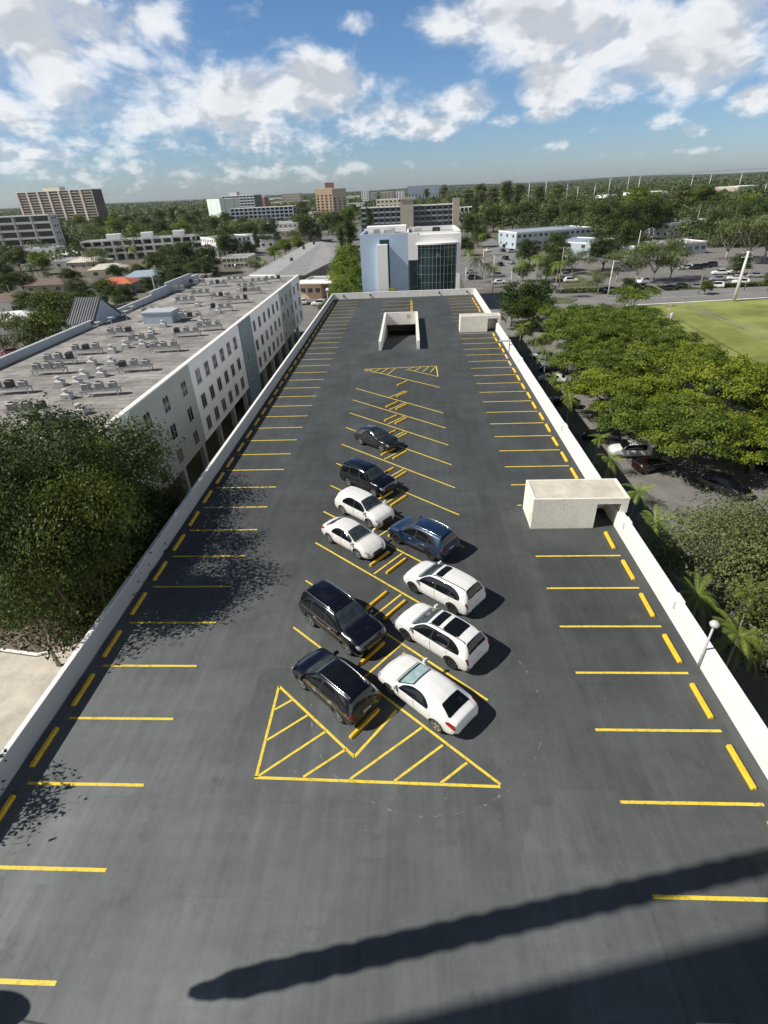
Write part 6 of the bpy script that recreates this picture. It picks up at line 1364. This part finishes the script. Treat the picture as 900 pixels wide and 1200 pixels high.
# ---------------------------------------------------------------- haze
hm = bpy.data.materials.new('haze'); hm.use_nodes = True; N = hm.node_tree.nodes; N.remove(N['Principled BSDF'])
pv = N.new('ShaderNodeVolumePrincipled'); pv.inputs['Density'].default_value = HAZE; pv.inputs['Color'].default_value = (.82, .90, 1, 1); pv.inputs['Anisotropy'].default_value = .3
hm.node_tree.links.new(pv.outputs[0], N['Material Output'].inputs['Volume']); M['haze'] = hm
if HAZE: w = MB(); w.box((-9500, -2950, GZ-1), (9500, 9500, 80)); w.build('haze', 'haze', kind='stuff')
SUN_E = 4.9; SKY_S = .075; SKY_TINT = (.68, .93, 1.20); EXPO = .18; SKY_LOW = 1.05; SKY_HIGH = .30; FILL_BANK = 1.0
# ---------------------------------------------------------------- sky, sun
SUN_DIR = Vector((1, .213, -1.0)).normalized()
elev = math.asin(-SUN_DIR.z); az = math.atan2(-SUN_DIR.x, -SUN_DIR.y)   # compass azimuth of the sun (from +Y towards +X)
sd = bpy.data.lights.new('sun', 'SUN'); sd.energy = SUN_E; sd.angle = R_(.42); sd.color = (1.0, .955, .88)
so = bpy.data.objects.new('sun', sd); COL.objects.link(so); so.rotation_euler = SUN_DIR.to_track_quat('-Z', 'Y').to_euler()
W = bpy.data.worlds.new('World'); S.world = W; W.use_nodes = True
nt = W.node_tree; N = nt.nodes; L = nt.links
bg = N['Background']; bg.inputs['Strength'].default_value = SKY_S
sky = N.new('ShaderNodeTexSky'); sky.sky_type = 'NISHITA'; sky.sun_disc = False
sky.sun_elevation = elev; sky.sun_rotation = az % (2*math.pi); sky.air_density = 1.0; sky.dust_density = .4; sky.ozone_density = 2.2; sky.altitude = 0
tc = N.new('ShaderNodeTexCoord')
def mth(op, *a):
    x = N.new('ShaderNodeMath'); x.operation = op
    for i, q in enumerate(a):
        if isinstance(q, (int, float)): x.inputs[i].default_value = q
        else: L.new(q, x.inputs[i])
    return x.outputs[0]
sx = N.new('ShaderNodeSeparateXYZ'); L.new(tc.outputs['Generated'], sx.inputs[0])
AZ = mth('ARCTAN2', sx.outputs[0], sx.outputs[1]); EL = mth('ARCSINE', sx.outputs[2])
def dirpix(px, py):
    r = ray(px, py); r = r/np.linalg.norm(r); return math.atan2(r[0], r[1]), math.asin(r[2])
lumps = [(50, 80, 210, 120, .80), (300, 130, 180, 70, .60), (740, 40, 230, 90, .68), (120, 205, 150, 22, .5),   # centre px, centre py, radius x, radius y, weight
 (60, 40, 130, 60, 1.1), (170, 20, 60, 45, .9), (40, 130, 110, 35, .9), (150, 130, 110, 40, .75), (20, 185, 70, 22, .8), (120, 170, 80, 22, .6), (300, 110, 60, 40, 1.25), (370, 105, 60, 42, 1.3), (250, 140, 70, 32, .9), (205, 100, 40, 30, .75),
 (300, 165, 60, 18, .8), (440, 140, 60, 22, .9), (545, 120, 42, 24, 1.2), (500, 150, 50, 14, 1.05), (590, 140, 20, 9, .9),
 (590, 20, 90, 40, 1.25), (700, 35, 110, 50, 1.25), (650, 95, 42, 48, 1.2), (640, 132, 30, 16, 1.0), (800, 70, 110, 48, 1.2), (860, 20, 90, 60, 1.2), (885, 115, 32, 20, 1.2),
 (780, 142, 20, 11, .72), (812, 153, 18, 10, .72), (653, 172, 22, 8, .6), (425, 25, 30, 16, .55), (265, 45, 25, 18, .35),
 (280, 205, 45, 9, .66), (320, 200, 26, 10, .7), (370, 203, 34, 10, .7), (410, 198, 28, 9, .6), (480, 190, 30, 8, .4), (230, 195, 25, 6, .6), (820, 176, 40, 4, .4)]
msk = None
AE = N.new('ShaderNodeCombineXYZ'); L.new(AZ, AE.inputs[0]); L.new(EL, AE.inputs[1])
for (cx, cy, rx, ry, wt) in lumps:
    a0, e0 = dirpix(cx, cy); a1, _ = dirpix(cx+rx, cy); _, e1 = dirpix(cx, cy-ry)
    ia, ie = 1/abs(a1-a0), 1/abs(e1-e0)
    v = N.new('ShaderNodeVectorMath'); v.operation = 'MULTIPLY_ADD'; L.new(AE.outputs[0], v.inputs[0]); v.inputs[1].default_value = (ia, ie, 0); v.inputs[2].default_value = (-a0*ia, -e0*ie, 0)
    dt = N.new('ShaderNodeVectorMath'); dt.operation = 'DOT_PRODUCT'; L.new(v.outputs[0], dt.inputs[0]); L.new(v.outputs[0], dt.inputs[1])
    g = mth('MULTIPLY_ADD', dt.outputs['Value'], -.50*wt, wt)
    msk = g if msk is None else mth('SMOOTH_MAX', msk, g, .1)
msk = mth('MAXIMUM', msk, 0.0)
# cloud noise; the bank outside the frame is added fill light
def nz(dv, du, scale, det, ro=.6, dist=0.):
    cb = N.new('ShaderNodeCombineXYZ'); L.new(mth('ADD', mth('MULTIPLY', AZ, 1.0), du), cb.inputs[0]); L.new(mth('MULTIPLY', mth('ADD', EL, dv), 1.75), cb.inputs[1])
    n = N.new('ShaderNodeTexNoise'); n.inputs['Scale'].default_value = scale; n.inputs['Detail'].default_value = det; n.inputs['Roughness'].default_value = ro; n.inputs['Distortion'].default_value = dist
    L.new(cb.outputs[0], n.inputs['Vector']); return n.outputs['Fac']
lowf_ = N.new('ShaderNodeMapRange'); L.new(EL, lowf_.inputs[0]); lowf_.inputs[1].default_value = .02; lowf_.inputs[2].default_value = .14; lowf_.inputs[3].default_value = .15; lowf = lowf_.outputs[0]
def dens(dv, du, det):
    n1 = nz(dv, du, 8.5, det, .58, .25)
    n1b = nz(dv, du, 30, max(2, det-4), .6, .0); mxx = N.new('ShaderNodeMix'); L.new(lowf, mxx.inputs[0]); L.new(n1b, mxx.inputs[2]); L.new(n1, mxx.inputs[3]); n1 = mxx.outputs[0]
    return mth('ADD', mth('SUBTRACT', mth('MULTIPLY', n1, 2.7), 1.72), mth('MULTIPLY', msk, .85))
fill_bank_ = N.new('ShaderNodeMapRange'); fill_bank_.interpolation_type = 'SMOOTHSTEP'; L.new(mth('ABSOLUTE', AZ), fill_bank_.inputs[0]); fill_bank_.inputs[1].default_value = .80; fill_bank_.inputs[2].default_value = 1.15
fill_bank = mth('MULTIPLY', fill_bank_.outputs[0], mth('LESS_THAN', EL, .42)); msk = mth('MULTIPLY_ADD', fill_bank, FILL_BANK, msk)  # unseen bright clouds, low at the sides and behind, added to lighten shaded walls
d0 = dens(0, 0, 8); d0b = dens(0, 0, 4)
d1 = dens(.024, -.020, 3)   # towards the sun (up and to the left)
def mr(v, a, b, c, d, smooth=False):
    r = N.new('ShaderNodeMapRange'); r.inputs[1].default_value = a; r.inputs[2].default_value = b; r.inputs[3].default_value = c; r.inputs[4].default_value = d
    if smooth: r.interpolation_type = 'SMOOTHSTEP'
    L.new(v, r.inputs[0]); return r.outputs[0]
alpha = mr(d0, -.18, .60, 0, .97, True)
lit = mr(mth('SUBTRACT', d0b, d1), -.20, .16, 0.0, 1.0, True)
thick = mr(d0b, .25, 1.1, 1.0, .55)
lit = mth('MAXIMUM', mth('MULTIPLY', mth('ADD', .35, mth('MULTIPLY', lit, .65)), thick), mth('MULTIPLY', fill_bank, .95))
cc = N.new('ShaderNodeMix'); cc.data_type = 'RGBA'; L.new(lit, cc.inputs[0])
cc.inputs[6].default_value = (*[c/SKY_S for c in (.36, .40, .46)], 1); cc.inputs[7].default_value = (*[c/SKY_S for c in (.88, .89, .90)], 1)
# haze near the horizon over clouds
tint = N.new('ShaderNodeMix'); tint.data_type = 'RGBA'; tint.blend_type = 'MULTIPLY'; tint.inputs[0].default_value = 1
L.new(sky.outputs[0], tint.inputs[6]); 
tm_ = N.new('ShaderNodeMix'); tm_.data_type = 'RGBA'; tm_.inputs[6].default_value = (.74, .90, 1.22, 1); tm_.inputs[7].default_value = (*SKY_TINT, 1)
L.new(mth('MINIMUM', mth('MULTIPLY', mth('MAXIMUM', EL, 0.0), 5.0), 1.0), tm_.inputs[0]); 
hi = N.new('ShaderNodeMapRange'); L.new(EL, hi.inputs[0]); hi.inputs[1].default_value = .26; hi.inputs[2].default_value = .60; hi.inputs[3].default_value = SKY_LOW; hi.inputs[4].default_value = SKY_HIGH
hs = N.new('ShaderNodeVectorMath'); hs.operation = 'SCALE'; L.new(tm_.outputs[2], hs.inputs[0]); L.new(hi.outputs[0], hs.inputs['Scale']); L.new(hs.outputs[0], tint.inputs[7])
fin = N.new('ShaderNodeMix'); fin.data_type = 'RGBA'
low = mr(EL, .0, .06, .35, 1.0)
L.new(mth('MULTIPLY', alpha, low), fin.inputs[0]); L.new(tint.outputs[2], fin.inputs[6]); L.new(cc.outputs[2], fin.inputs[7])
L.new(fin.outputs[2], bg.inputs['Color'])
W.cycles.sampling_method = 'MANUAL'; W.cycles.sample_map_resolution = 512
S.view_settings.view_transform = 'Standard'; S.view_settings.look = 'None'; S.view_settings.exposure = EXPO; S.view_settings.gamma = 1
S.cycles.max_bounces = 6; S.cycles.diffuse_bounces = 3; S.cycles.transparent_max_bounces = 6
